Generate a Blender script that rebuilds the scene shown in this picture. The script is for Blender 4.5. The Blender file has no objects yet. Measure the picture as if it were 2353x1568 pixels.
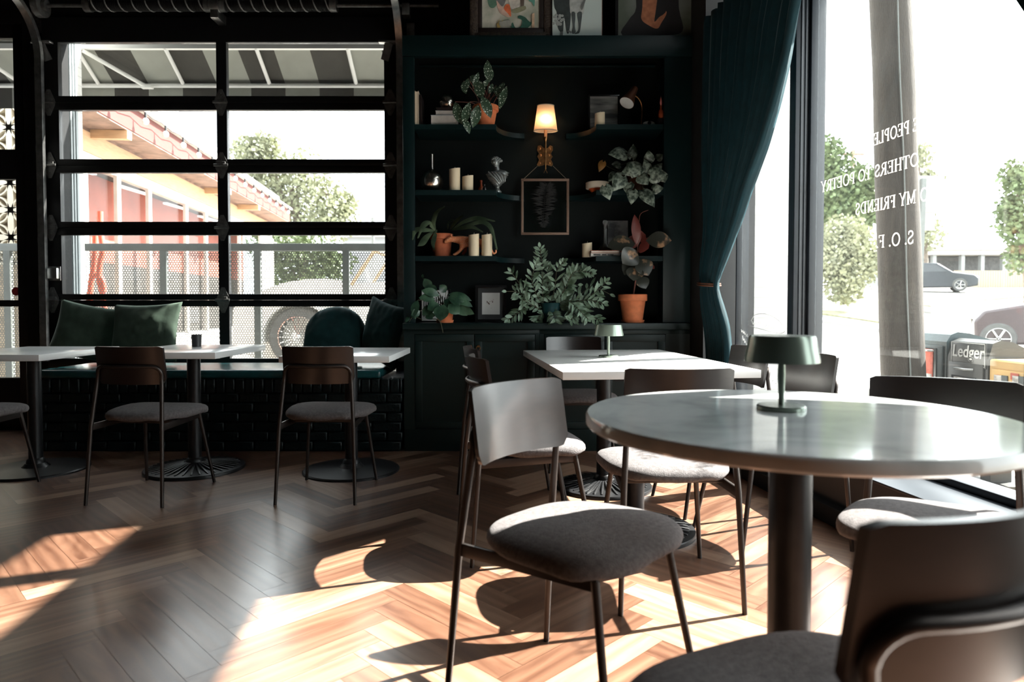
import bpy, bmesh, math, random
from math import pi, sin, cos, tan, radians as R, atan2, sqrt, hypot
from mathutils import Vector as V, Matrix as M, Euler, noise as mnoise
random.seed(7)
SC = bpy.context.scene
COL = SC.collection

# ------------------------------------------------------------------ camera
F = 2353 * 24.0 / 36.0
TILT = R(1.7)
SHY = -0.01464
HC = 0.99

def ray(px, py):
    xc = (px - 1176.5) / F
    yc = (784 - py) / F + SHY * 2353 / F
    return V((xc, cos(TILT) + yc * sin(TILT), -sin(TILT) + yc * cos(TILT)))

def AT(px, py, Y):
    d = ray(px, py)
    return V((0, 0, HC)) + d * (Y / d.y)

def G(px, py, z=0.0):
    d = ray(px, py)
    return V((0, 0, HC)) + d * ((z - HC) / d.z)

cam = bpy.data.cameras.new('camera')
cam.lens = 24.0
cam.sensor_width = 36.0
cam.sensor_fit = 'HORIZONTAL'
cam.shift_y = SHY
cam.clip_start = 0.02
cam.clip_end = 300
cam.dof.use_dof = True
cam.dof.focus_distance = 3.4
cam.dof.aperture_fstop = 3.2
co = bpy.data.objects.new('camera', cam)
COL.objects.link(co)
co.location = (0, 0, HC)
co.rotation_euler = (pi / 2 - TILT, 0, 0)
SC.camera = co
SC.view_settings.view_transform = 'Standard'
SC.view_settings.look = 'None'
SC.view_settings.gamma = 1
SC.view_settings.exposure = 0
try:
    SC.view_settings.use_curve_mapping = False
except Exception:
    pass
cy = SC.cycles
cy.use_denoising = True
cy.max_bounces = 8
cy.diffuse_bounces = 4
cy.glossy_bounces = 4
cy.transmission_bounces = 6
cy.transparent_max_bounces = 12
cy.sample_clamp_indirect = 6
cy.caustics_reflective = False
cy.caustics_refractive = False

# ------------------------------------------------------------------ materials
def srgb(r, g, b):
    def f(c):
        c /= 255.0
        return c / 12.92 if c <= 0.04045 else ((c + 0.055) / 1.055) ** 2.4
    return (f(r), f(g), f(b), 1)

def newmat(name):
    m = bpy.data.materials.new(name)
    m.use_nodes = True
    nt = m.node_tree
    b = nt.nodes['Principled BSDF']
    return m, nt, b

def nd(nt, t, **kw):
    n = nt.nodes.new(t)
    for k, v in kw.items():
        if hasattr(n, k) and k not in n.inputs:
            setattr(n, k, v)
        else:
            n.inputs[k].default_value = v
    return n

def mat(name, col, rough=0.5, metal=0.0, var=0.12, scale=8.0, bump=0.0, bscale=None,
        sheen=0.0, spec=0.5, trans=0.0, coat=0.0, stretch=None, emit=None, estr=0.0):
    m, nt, b = newmat(name)
    c = col if len(col) == 4 else (*col, 1)
    tc = nd(nt, 'ShaderNodeTexCoord')
    mp = nd(nt, 'ShaderNodeMapping')
    if stretch:
        mp.inputs['Scale'].default_value = stretch
    nt.links.new(tc.outputs['Object'], mp.inputs['Vector'])
    nz = nd(nt, 'ShaderNodeTexNoise', Scale=scale, Detail=3.0)
    nt.links.new(mp.outputs[0], nz.inputs['Vector'])
    mr = nd(nt, 'ShaderNodeMapRange')
    mr.inputs['From Min'].default_value = 0.3
    mr.inputs['From Max'].default_value = 0.7
    mr.inputs['To Min'].default_value = 1 - var
    mr.inputs['To Max'].default_value = 1 + var
    nt.links.new(nz.outputs['Fac'], mr.inputs['Value'])
    mx = nd(nt, 'ShaderNodeVectorMath', operation='SCALE')
    mx.inputs[0].default_value = c[:3]
    nt.links.new(mr.outputs[0], mx.inputs['Scale'])
    nt.links.new(mx.outputs[0], b.inputs['Base Color'])
    b.inputs['Roughness'].default_value = rough
    b.inputs['Metallic'].default_value = metal
    b.inputs['Specular IOR Level'].default_value = spec
    if sheen:
        b.inputs['Sheen Weight'].default_value = sheen
        b.inputs['Sheen Roughness'].default_value = 0.4
        b.inputs['Sheen Tint'].default_value = tuple(min(1, x * 3 + 0.1) for x in c[:3]) + (1,)
    if coat:
        b.inputs['Coat Weight'].default_value = coat
        b.inputs['Coat Roughness'].default_value = 0.24
    if trans:
        b.inputs['Transmission Weight'].default_value = trans
    if emit:
        b.inputs['Emission Color'].default_value = emit
        b.inputs['Emission Strength'].default_value = estr
    if bump:
        n2 = nd(nt, 'ShaderNodeTexNoise', Scale=bscale or scale * 6, Detail=4.0)
        nt.links.new(mp.outputs[0], n2.inputs['Vector'])
        bp = nd(nt, 'ShaderNodeBump', Strength=bump, Distance=0.01)
        nt.links.new(n2.outputs['Fac'], bp.inputs['Height'])
        nt.links.new(bp.outputs[0], b.inputs['Normal'])
    return m

def glass_mat(name, tint=(1, 1, 1, 1), haze=0.0, refl=1.0):
    m, nt, b = newmat(name)
    nt.nodes.remove(b)
    out = nt.nodes['Material Output']
    tr = nd(nt, 'ShaderNodeBsdfTransparent', Color=tint)
    gl = nd(nt, 'ShaderNodeBsdfGlossy', Roughness=0.02)
    lw = nd(nt, 'ShaderNodeLayerWeight', Blend=0.5)
    pw = nd(nt, 'ShaderNodeMath', operation='POWER')
    nt.links.new(lw.outputs['Facing'], pw.inputs[0]); pw.inputs[1].default_value = 5.0
    mu = nd(nt, 'ShaderNodeMath', operation='MULTIPLY_ADD')
    nt.links.new(pw.outputs[0], mu.inputs[0])
    mu.inputs[1].default_value = 0.9 * refl; mu.inputs[2].default_value = 0.025 * refl
    mx = nd(nt, 'ShaderNodeMixShader')
    nt.links.new(mu.outputs[0], mx.inputs[0])
    nt.links.new(tr.outputs[0], mx.inputs[1])
    nt.links.new(gl.outputs[0], mx.inputs[2])
    last = mx
    if haze:
        df = nd(nt, 'ShaderNodeBsdfTranslucent', Color=(0.9, 0.93, 0.92, 1))
        nz = nd(nt, 'ShaderNodeTexNoise', Scale=3.0, Detail=5.0)
        tc = nd(nt, 'ShaderNodeTexCoord')
        nt.links.new(tc.outputs['Object'], nz.inputs['Vector'])
        m2 = nd(nt, 'ShaderNodeMath', operation='MULTIPLY')
        m2.inputs[1].default_value = haze * 2
        nt.links.new(nz.outputs['Fac'], m2.inputs[0])
        mz = nd(nt, 'ShaderNodeMixShader')
        nt.links.new(m2.outputs[0], mz.inputs[0])
        nt.links.new(mx.outputs[0], mz.inputs[1])
        nt.links.new(df.outputs[0], mz.inputs[2])
        last = mz
    nt.links.new(last.outputs[0], out.inputs['Surface'])
    return m

MT = {}
MT['teal'] = mat('teal_paint', (0.0018, 0.0115, 0.0130), 0.45, var=0.15, scale=5, bump=0.04, spec=0.3)
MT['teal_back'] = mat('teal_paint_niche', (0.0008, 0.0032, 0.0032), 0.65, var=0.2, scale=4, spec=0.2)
MT['black_wall'] = mat('black_wall_paint', (0.0035, 0.004, 0.0048), 0.7, var=0.2, spec=0.25)
MT['black_frame'] = mat('black_frame_metal', (0.005, 0.0055, 0.0065), 0.45, var=0.1, spec=0.3)
MT['navy_frame'] = mat('navy_frame_metal', (0.014, 0.019, 0.026), 0.38, var=0.1)
MT['knee'] = mat('knee_wall_paint', (0.016, 0.015, 0.015), 0.5, var=0.15)
MT['dark_room'] = mat('pale_room_paint', (0.06, 0.062, 0.06), 0.7)
MT['steel'] = mat('galvanised_steel', (0.42, 0.42, 0.41), 0.34, 1.0, var=0.25, scale=25)
MT['steel_dull'] = mat('dull_steel', (0.16, 0.16, 0.155), 0.5, 0.8, var=0.3, scale=30)
MT['spring'] = mat('spring_coil', (0.02, 0.02, 0.02), 0.5, 0.6)
MT['spring_mark'] = mat('spring_paint_mark', (0.28, 0.28, 0.27), 0.6)
MT['red_paint'] = mat('red_paint_mark', (0.35, 0.02, 0.02), 0.6)
MT['chair_wood'] = mat('dark_stained_plywood', (0.0095, 0.0050, 0.0042), 0.36, var=0.3, scale=6, stretch=(2, 14, 14), coat=0.35)
MT['chair_metal'] = mat('bronze_black_metal', (0.055, 0.046, 0.042), 0.42, 0.75, var=0.1)
MT['seat'] = mat('grey_seat_fabric', (0.118, 0.108, 0.108), 0.9, var=0.25, scale=90, bump=0.35, bscale=300, sheen=0.25, spec=0.15)
MT['white_top'] = mat('white_quartz', (0.78, 0.77, 0.75), 0.28, var=0.04, scale=4)
MT['bench_top'] = mat('white_laminate', (0.72, 0.73, 0.72), 0.2, var=0.03)
MT['black_iron'] = mat('black_cast_iron', (0.016, 0.0165, 0.018), 0.36, 0.3, var=0.2, scale=30)
MT['lamp_green'] = mat('sage_green_enamel', (0.19, 0.23, 0.19), 0.25, 0.55, var=0.05)
MT['leather'] = mat('teal_leather', (0.006, 0.05, 0.055), 0.26, var=0.2, scale=12, bump=0.12, bscale=60)
MT['velvet'] = mat('dark_green_velvet', (0.040, 0.060, 0.044), 0.85, var=0.25, scale=10, sheen=0.8, spec=0.2, bump=0.15, bscale=20)
MT['velvet_teal'] = mat('teal_velvet', (0.009, 0.036, 0.038), 0.85, var=0.25, scale=10, sheen=0.6, spec=0.2, bump=0.15, bscale=20)
MT['curtain'] = mat('teal_curtain_velvet', (0.0025, 0.019, 0.025), 0.8, var=0.2, scale=20, sheen=0.3, spec=0.2)
MT['brick_teal'] = mat('painted_brick_teal', (0.0025, 0.0075, 0.0085), 0.40, var=0.25, scale=25, bump=0.5, bscale=60, spec=0.3)
MT['terracotta'] = mat('terracotta', (0.66, 0.19, 0.075), 0.8, var=0.15, scale=25, bump=0.05)
MT['terracotta_dk'] = mat('terracotta_aged', (0.46, 0.12, 0.05), 0.8, var=0.2, scale=25, bump=0.05)
MT['soil'] = mat('soil', (0.02, 0.012, 0.008), 0.95, var=0.5, scale=60, bump=0.6)
MT['wax'] = mat('cream_wax', (0.72, 0.6, 0.42), 0.55, var=0.04)
MT['wick'] = mat('wick', (0.6, 0.55, 0.45), 0.9)
MT['silver'] = mat('silver_metal', (0.62, 0.58, 0.52), 0.2, 1.0, var=0.15, scale=12)
MT['brass'] = mat('aged_brass', (0.60, 0.30, 0.12), 0.34, 1.0, var=0.35, scale=40)
MT['copper_dk'] = mat('copper_brown_enamel', (0.12, 0.045, 0.024), 0.4, 0.4)
MT['bronze'] = mat('pewter_bust', (0.26, 0.28, 0.28), 0.4, 0.65, var=0.3, scale=30)
MT['gold_frame'] = mat('muted_gold_frame', (0.21, 0.13, 0.095), 0.5, 0.4)
MT['cord'] = mat('twine', (0.25, 0.2, 0.14), 0.9)
MT['cream'] = mat('cream_glaze', (0.66, 0.56, 0.44), 0.4, var=0.05)
MT['orange_glaze'] = mat('orange_glaze', (0.5, 0.08, 0.02), 0.35)
MT['paper'] = mat('white_paper', (0.62, 0.62, 0.6), 0.8, var=0.04)
MT['paper_grey'] = mat('grey_paper', (0.42, 0.43, 0.43), 0.8, var=0.1)
MT['page'] = mat('book_pages', (0.66, 0.55, 0.42), 0.85, var=0.1, scale=40, stretch=(1, 1, 20))
MT['page_white'] = mat('white_pages', (0.6, 0.57, 0.54), 0.85, var=0.08, scale=40)
MT['blue_cover'] = mat('blue_grey_cover', (0.17, 0.22, 0.26), 0.5)
MT['dark_cover'] = mat('dark_book_cover', (0.018, 0.012, 0.011), 0.45)
MT['black_gloss'] = mat('black_gloss', (0.01, 0.01, 0.011), 0.2)
MT['black_plastic'] = mat('black_plastic', (0.02, 0.02, 0.021), 0.45)
MT['amber'] = mat('amber_glass', (0.25, 0.05, 0.02), 0.12)
MT['glaze_dk'] = mat('dark_teal_glaze', (0.008, 0.045, 0.05), 0.2)
MT['bark'] = mat('bark', (0.16, 0.13, 0.105), 0.9, var=0.4, scale=14, bump=0.6)
MT['stem'] = mat('plant_stem', (0.06, 0.055, 0.03), 0.7)
MT['stem_red'] = mat('red_stem', (0.16, 0.05, 0.035), 0.6)
MT['white_paint'] = mat('white_painted_wood', (0.8, 0.8, 0.78), 0.6, var=0.05)
MT['glass'] = glass_mat('window_glass', (0.97, 0.985, 0.98, 1), 0.0022)
MT['glass_clear'] = glass_mat('clear_glass', (0.9, 0.93, 0.93, 1), 0.0, 1.0)

# ------------------------------------------------------------------ mesh builder
WM = {}

def tag(o, label=None, cat=None, group=None, kind=None):
    if label: o['label'] = label
    if cat: o['category'] = cat
    if group: o['group'] = group
    if kind: o['kind'] = kind
    return o

def thing(name, label, cat, loc=(0, 0, 0), rz=0.0, group=None, kind=None):
    o = bpy.data.objects.new(name, None)
    COL.objects.link(o)
    o.empty_display_size = 0.1
    o.location = loc
    o.rotation_euler = (0, 0, rz)
    WM[o.name] = M.Translation(V(loc)) @ M.Rotation(rz, 4, 'Z')
    tag(o, label, cat, group, kind)
    return o

def copy_tree(o, parent=None):
    c = o.copy()
    COL.objects.link(c)
    if parent is not None:
        c.parent = parent
    for ch in list(o.children):
        copy_tree(ch, c)
    return c

def place(o, loc, rz=0.0, label=None, group=None):
    o.location = loc
    o.rotation_euler = (0, 0, rz)
    WM[o.name] = M.Translation(V(loc)) @ M.Rotation(rz, 4, 'Z')
    if label: o['label'] = label
    if group: o['group'] = group
    return o

def clear_children_meta(o):
    for k in ('label', 'category', 'group'):
        if k in o: del o[k]

class MB:
    def __init__(s):
        s.bm = bmesh.new()
        s.uv = None

    def raw(s, vs, fs):
        bv = [s.bm.verts.new(v) for v in vs]
        for f in fs:
            try:
                s.bm.faces.new([bv[i] for i in f])
            except ValueError:
                pass
        return bv

    def _merge(s, tmp):
        me = bpy.data.meshes.new('tmp')
        tmp.to_mesh(me)
        s.bm.from_mesh(me)
        bpy.data.meshes.remove(me)
        tmp.free()

    def box(s, c, d, rot=None, bev=0.0, seg=2):
        mt = M.Translation(V(c)) @ (rot.to_4x4() if rot else M.Identity(4)) @ M.Diagonal((d[0], d[1], d[2], 1))
        if not bev:
            vs = [mt @ V((x, y, z)) for x in (-.5, .5) for y in (-.5, .5) for z in (-.5, .5)]
            s.raw(vs, [(0, 1, 3, 2), (4, 6, 7, 5), (0, 4, 5, 1), (2, 3, 7, 6), (0, 2, 6, 4), (1, 5, 7, 3)])
            return s
        t = bmesh.new()
        bmesh.ops.create_cube(t, size=1.0, matrix=M.Diagonal((d[0], d[1], d[2], 1)))
        bmesh.ops.bevel(t, geom=t.edges[:], offset=min(bev, min(d) * 0.49), segments=seg, affect='EDGES', profile=0.5)
        bmesh.ops.transform(t, matrix=M.Translation(V(c)) @ (rot.to_4x4() if rot else M.Identity(4)), verts=t.verts)
        s._merge(t)
        return s

    def bx(s, lo, hi, bev=0.0, seg=2):
        c = [(a + b) / 2 for a, b in zip(lo, hi)]
        d = [abs(b - a) for a, b in zip(lo, hi)]
        return s.box(c, d, None, bev, seg)

    def beam(s, p0, p1, w, h, up=V((0, 0, 1)), bev=0.0):
        p0, p1 = V(p0), V(p1)
        d = (p1 - p0)
        L = d.length
        x = d.normalized()
        y = up.cross(x)
        if y.length < 1e-5:
            y = V((0, 1, 0)).cross(x)
        y.normalize()
        z = x.cross(y)
        rot = M((x, y, z)).transposed()
        return s.box((p0 + p1) / 2, (L, w, h), rot, bev)

    def tube(s, pts, r, seg=10, closed=False, caps=True):
        pts = [V(p) for p in pts]
        n = len(pts)
        rs = r if isinstance(r, (list, tuple)) else [r] * n
        tang = []
        for i in range(n):
            a = pts[(i - 1) % n] if (closed or i > 0) else pts[i]
            b = pts[(i + 1) % n] if (closed or i < n - 1) else pts[i]
            t = (b - a)
            tang.append(t.normalized() if t.length > 1e-9 else V((0, 0, 1)))
        ref = V((0, 0, 1)) if abs(tang[0].z) < 0.9 else V((1, 0, 0))
        nrm = (ref - tang[0] * ref.dot(tang[0])).normalized()
        rings = []
        for i in range(n):
            if i > 0:
                nrm = nrm - tang[i] * nrm.dot(tang[i])
                if nrm.length < 1e-6:
                    nrm = tang[i].orthogonal()
                nrm.normalize()
            b = tang[i].cross(nrm)
            rings.append([s.bm.verts.new(pts[i] + (nrm * cos(2 * pi * k / seg) + b * sin(2 * pi * k / seg)) * rs[i]) for k in range(seg)])
        m = n if closed else n - 1
        for i in range(m):
            A, B = rings[i], rings[(i + 1) % n]
            for k in range(seg):
                s.bm.faces.new((A[k], A[(k + 1) % seg], B[(k + 1) % seg], B[k]))
        if caps and not closed:
            s.bm.faces.new(rings[0][::-1])
            s.bm.faces.new(rings[-1])
        return s

    def cyl(s, p0, p1, r0, r1=None, seg=16):
        return s.tube([p0, p1], [r0, r0 if r1 is None else r1], seg)

    def lathe(s, prof, c=(0, 0, 0), seg=24, rot=None, sq=None):
        c = V(c)
        mt = rot.to_3x3() if rot else M.Identity(3)
        rings = []
        for (r, z) in prof:
            if r < 1e-6:
                rings.append([s.bm.verts.new(c + mt @ V((0, 0, z)))])
            else:
                rings.append([s.bm.verts.new(c + mt @ V((r * cos(2 * pi * k / seg), r * sin(2 * pi * k / seg), z))) for k in range(seg)])
        for A, B in zip(rings, rings[1:]):
            for k in range(seg):
                k2 = (k + 1) % seg
                if len(A) == 1 and len(B) == 1: continue
                if len(A) == 1: s.bm.faces.new((A[0], B[k2], B[k])) if False else s.bm.faces.new((A[0], B[k], B[k2])[::-1])
                elif len(B) == 1: s.bm.faces.new((A[k], A[k2], B[0]))
                else: s.bm.faces.new((A[k], A[k2], B[k2], B[k]))
        if len(rings[0]) > 1: s.bm.faces.new(rings[0][::-1])
        if len(rings[-1]) > 1: s.bm.faces.new(rings[-1])
        return s

    def ell(s, c, rad, rot=None, seg=16, rings=10):
        prof = [(sin(pi * i / rings), -cos(pi * i / rings)) for i in range(rings + 1)]
        prof[0] = (0, -1); prof[-1] = (0, 1)
        n0 = len(s.bm.verts)
        before = set(s.bm.verts)
        s.lathe(prof, (0, 0, 0), seg)
        mt = M.Translation(V(c)) @ (rot.to_4x4() if rot else M.Identity(4)) @ M.Diagonal((rad[0], rad[1], rad[2], 1))
        for v in s.bm.verts:
            if v not in before:
                v.co = mt @ v.co
        return s

    def prism(s, poly, h0, h1, mt=None):
        """poly: 2-D points extruded along local z from h0 to h1, placed by the 4x4 matrix mt."""
        mt = mt or M.Identity(4)
        n = len(poly)
        vs = [mt @ V((x, y, h0)) for x, y in poly] + [mt @ V((x, y, h1)) for x, y in poly]
        fs = [tuple(range(n))[::-1], tuple(range(n, 2 * n))] + [(i, (i + 1) % n, n + (i + 1) % n, n + i) for i in range(n)]
        s.raw(vs, fs)
        return s

    def grid(s, fn, nu, nv, cu=False, cv=False):
        vs = [[s.bm.verts.new(fn(i / (nu if cu else nu - 1), j / (nv if cv else nv - 1))) for j in range(nv)] for i in range(nu)]
        for i in range(nu if cu else nu - 1):
            for j in range(nv if cv else nv - 1):
                a, b = (i + 1) % nu, (j + 1) % nv
                s.bm.faces.new((vs[i][j], vs[a][j], vs[a][b], vs[i][b]))
        return s

    def leaf(s, base, tip, width, normal, bend=0.15, fold=0.25, n=6, shape=0.5, wav=0.0):
        """a leaf blade with a folded midrib: base to tip, bending along the normal"""
        base, tip, nm = V(base), V(tip), V(normal).normalized()
        ax = tip - base
        L = ax.length
        ax.normalize()
        sd = ax.cross(nm)
        if sd.length < 1e-5: sd = ax.orthogonal()
        sd.normalize()
        nm = sd.cross(ax)
        rows = []
        for i in range(n + 1):
            t = i / n
            w = width * 0.5 * max(0.0, sin(pi * t ** (shape * 1.4 + 0.3))) ** 0.8
            if wav: w *= 1 + wav * sin(t * 40)
            c = base + ax * (L * t) + nm * (bend * L * (4 * t * (1 - t)) * 0.5)
            rows.append((c, w))
        vs = []
        for c, w in rows:
            vs.append((c - sd * w + nm * (w * fold), c, c + sd * w + nm * (w * fold)))
        bv = [[s.bm.verts.new(p) for p in r] for r in vs]
        for A, B in zip(bv, bv[1:]):
            for k in (0, 1):
                s.bm.faces.new((A[k], A[k + 1], B[k + 1], B[k]))
        return s

    def heart(s, base, tip, width, normal, bend=0.2, fold=0.2, n=8):
        base, tip, nm = V(base), V(tip), V(normal).normalized()
        ax = tip - base
        L = ax.length
        ax.normalize()
        sd = ax.cross(nm)
        if sd.length < 1e-5: sd = ax.orthogonal()
        sd.normalize()
        nm = sd.cross(ax)
        prof = [(0.0, 0.30), (0.05, 0.78), (0.14, 0.98), (0.3, 1.0), (0.5, 0.86), (0.7, 0.58), (0.86, 0.28), (1.0, 0.0)]
        bv = []
        for t, wf in prof:
            w = width * 0.5 * wf
            back = -0.10 * L * (1 if t == 0.0 else 0)
            c = base + ax * (L * t) + nm * (bend * L * (4 * t * (1 - t)) * 0.5)
            l2 = c + ax * (back - (0.06 * L if t < 0.1 else 0))
            bv.append([s.bm.verts.new(p) for p in (l2 - sd * w + nm * (-w * fold * 0.5), c - sd * w * 0.5 + nm * w * fold * 0.5, c, c + sd * w * 0.5 + nm * w * fold * 0.5, l2 + sd * w + nm * (-w * fold * 0.5))])
        for A, B in zip(bv, bv[1:]):
            for k in range(4):
                s.bm.faces.new((A[k], A[k + 1], B[k + 1], B[k]))
        return s

    def xf(s, mt):
        bmesh.ops.transform(s.bm, matrix=mt, verts=s.bm.verts)
        return s

    def build(s, name, m, parent=None, world=True, smooth=40, flip=False, subsurf=0):
        bm = s.bm
        if s.uv is None:
            bmesh.ops.recalc_face_normals(bm, faces=bm.faces)
        if parent is not None and world:
            bmesh.ops.transform(bm, matrix=WM[parent.name].inverted(), verts=bm.verts)
        me = bpy.data.meshes.new(name)
        bm.to_mesh(me)
        bm.free()
        if smooth:
            me.shade_smooth()
            if smooth < 179:
                me.set_sharp_from_angle(angle=R(smooth))
        o = bpy.data.objects.new(name, me)
        COL.objects.link(o)
        if m is not None:
            me.materials.append(MT[m] if isinstance(m, str) else m)
        if parent is not None:
            o.parent = parent
            WM[o.name] = WM[parent.name]
        else:
            WM[o.name] = M.Identity(4)
        if subsurf:
            sm = o.modifiers.new('smooth', 'SUBSURF')
            sm.levels = sm.render_levels = subsurf
        return o

def struct(o):
    o['kind'] = 'structure'
    return o

def lab(o, text):
    o['label'] = text
    return o

def bez(pts, n=8):
    """Catmull-Rom through the points"""
    pts = [V(p) for p in pts]
    out = []
    for i in range(len(pts) - 1):
        p0 = pts[max(i - 1, 0)]; p1 = pts[i]; p2 = pts[i + 1]; p3 = pts[min(i + 2, len(pts) - 1)]
        for k in range(n):
            t = k / n
            out.append(0.5 * ((2 * p1) + (p2 - p0) * t + (2 * p0 - 5 * p1 + 4 * p2 - p3) * t * t + (3 * p1 - p0 - 3 * p2 + p3) * t ** 3))
    out.append(pts[-1])
    return out

def interp(tab, x):
    if x <= tab[0][0]: return tab[0][1]
    for (x0, y0), (x1, y1) in zip(tab, tab[1:]):
        if x <= x1:
            return y0 + (y1 - y0) * (x - x0) / (x1 - x0)
    return tab[-1][1]
# ================================================================== the room
EU = V((-0.137, 0.9906, 0)); EN = V((0.9906, 0.137, 0)); WO = V((1.853, 0, 0))
MW = M((EN, EU, V((0, 0, 1)))).transposed().to_4x4()
MW.translation = WO

def WR(u, n, z):
    return WO + EU * u + EN * n + V((0, 0, z))

CEIL = 4.0
YD = 5.35            # garage door plane

def zpx(py, Y, px=1176):
    return AT(px, py, Y).z
def xpx(px, Y, py=703):
    return AT(px, py, Y).x

# ---- herringbone floor
def floor_material():
    m, nt, b = newmat('oak_herringbone')
    uv = nd(nt, 'ShaderNodeUVMap'); uv.uv_map = 'plank'
    at = nd(nt, 'ShaderNodeVertexColor'); at.layer_name = 'tone'
    mp = nd(nt, 'ShaderNodeMapping'); mp.inputs['Scale'].default_value = (1.6, 11.0, 1)
    nt.links.new(uv.outputs[0], mp.inputs['Vector'])
    n1 = nd(nt, 'ShaderNodeTexNoise', Scale=1.6, Detail=4.0, Distortion=1.6)
    nt.links.new(mp.outputs[0], n1.inputs['Vector'])
    wv = nd(nt, 'ShaderNodeTexWave', Scale=0.55, Distortion=9.0, Detail=2.0)
    wv.bands_direction = 'Y'
    nt.links.new(mp.outputs[0], wv.inputs['Vector'])
    mixg = nd(nt, 'ShaderNodeMix', data_type='FLOAT')
    mixg.inputs[0].default_value = 0.22
    nt.links.new(n1.outputs['Fac'], mixg.inputs[2]); nt.links.new(wv.outputs['Fac'], mixg.inputs[3])
    add = nd(nt, 'ShaderNodeMath', operation='MULTIPLY_ADD')
    nt.links.new(mixg.outputs[0], add.inputs[0]); add.inputs[1].default_value = 0.62
    sep = nd(nt, 'ShaderNodeSeparateColor'); nt.links.new(at.outputs['Color'], sep.inputs[0])
    mt_ = nd(nt, 'ShaderNodeMath', operation='MULTIPLY'); mt_.inputs[1].default_value = 0.6
    nt.links.new(sep.outputs[0], mt_.inputs[0]); nt.links.new(mt_.outputs[0], add.inputs[2])
    cr = nd(nt, 'ShaderNodeValToRGB')
    e = cr.color_ramp.elements
    e[0].position = 0.12; e[0].color = (0.056, 0.021, 0.011, 1)
    e[1].position = 0.95; e[1].color = (0.36, 0.225, 0.150, 1)
    k = e.new(0.5); k.color = (0.170, 0.086, 0.052, 1)
    nt.links.new(add.outputs[0], cr.inputs[0])
    nt.links.new(cr.outputs[0], b.inputs['Base Color'])
    rr = nd(nt, 'ShaderNodeMapRange'); rr.inputs['To Min'].default_value = 0.24; rr.inputs['To Max'].default_value = 0.42
    nt.links.new(n1.outputs['Fac'], rr.inputs['Value']); nt.links.new(rr.outputs[0], b.inputs['Roughness'])
    bp = nd(nt, 'ShaderNodeBump', Strength=0.10, Distance=0.004)
    nt.links.new(mixg.outputs[0], bp.inputs['Height']); nt.links.new(bp.outputs[0], b.inputs['Normal'])
    b.inputs['Specular IOR Level'].default_value = 0.5
    b.inputs['Coat Weight'].default_value = 0.7
    b.inputs['Coat Roughness'].default_value = 0.22
    return m

def make_floor():
    bm = bmesh.new()
    uvl = bm.loops.layers.uv.new('plank')
    cl = bm.loops.layers.color.new('tone')
    w, n = 0.098, 6
    rot = M.Rotation(R(45), 2)
    rnd = random.Random(3)
    def plank(x0, y0, dx, dy, along_x):
        c = rot @ V((x0 + dx / 2, y0 + dy / 2))
        c += V((0.03, 0.05))
        if not (-6.7 < c.x < 2.2 and 0.2 < c.y < 5.7): return
        g = 0.0006
        q = [(x0 + g, y0 + g), (x0 + dx - g, y0 + g), (x0 + dx - g, y0 + dy - g), (x0 + g, y0 + dy - g)]
        vs = []
        for p in q:
            pp = rot @ V(p) + V((0.03, 0.05))
            vs.append(bm.verts.new((pp.x, pp.y, 0)))
        f = bm.faces.new(vs)
        t = rnd.random(); ou, ov = rnd.random() * 20, rnd.random() * 20
        L, W_ = (dx, dy) if along_x else (dy, dx)
        uvq = [(0, 0), (L, 0), (L, W_), (0, W_)] if along_x else [(0, 0), (0, W_), (L, W_), (L, 0)]
        for lp, (a, b_) in zip(f.loops, uvq):
            lp[uvl].uv = (a + ou, b_ + ov)
            lp[cl] = (t, t, t, 1)
    K = 90
    for k in range(-K, K):
        for mm in range(-12, 12):
            plank((k + 2 * n * mm) * w, k * w, n * w, w, True)
            plank((k + n + 2 * n * mm) * w, (k - n + 1) * w, w, n * w, False)
    def cut(co, no):
        bmesh.ops.bisect_plane(bm, geom=bm.verts[:] + bm.edges[:] + bm.faces[:], plane_co=co, plane_no=no, clear_outer=True)
    cut(WR(0, 0.04, 0), EN); cut(V((0, 5.45, 0)), V((0, 1, 0))); cut(V((-6.5, 0, 0)), V((-1, 0, 0)))
    cut(V((0, 0.3, 0)), V((0, -1, 0)))
    # rest of the slab: below the planks and behind the camera
    def slab(x0, y0, x1, y1, z0, z1):
        vs = [bm.verts.new(v) for v in ((x0, y0, z0), (x1, y0, z0), (x1, y1, z0), (x0, y1, z0), (x0, y0, z1), (x1, y0, z1), (x1, y1, z1), (x0, y1, z1))]
        for f in ((3, 2, 1, 0), (4, 5, 6, 7), (0, 1, 5, 4), (1, 2, 6, 5), (2, 3, 7, 6), (3, 0, 4, 7)):
            ff = bm.faces.new([vs[i] for i in f])
            for lp in ff.loops:
                lp[uvl].uv = (lp.vert.co.x, lp.vert.co.y); lp[cl] = (0.3, 0.3, 0.3, 1)
    slab(-6.5, 0.3, 1.25, 5.45, -0.1, -0.002)
    slab(-6.5, -4.2, 2.1, 0.3, -0.1, 0.0)
    slab(1.25, 0.3, 1.72, 4.6, -0.1, -0.002)
    me = bpy.data.meshes.new('floor'); bm.to_mesh(me); bm.free()
    o = bpy.data.objects.new('floor', me); COL.objects.link(o)
    me.materials.append(floor_material())
    WM['floor'] = M.Identity(4)
    return struct(o)
make_floor()

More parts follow.
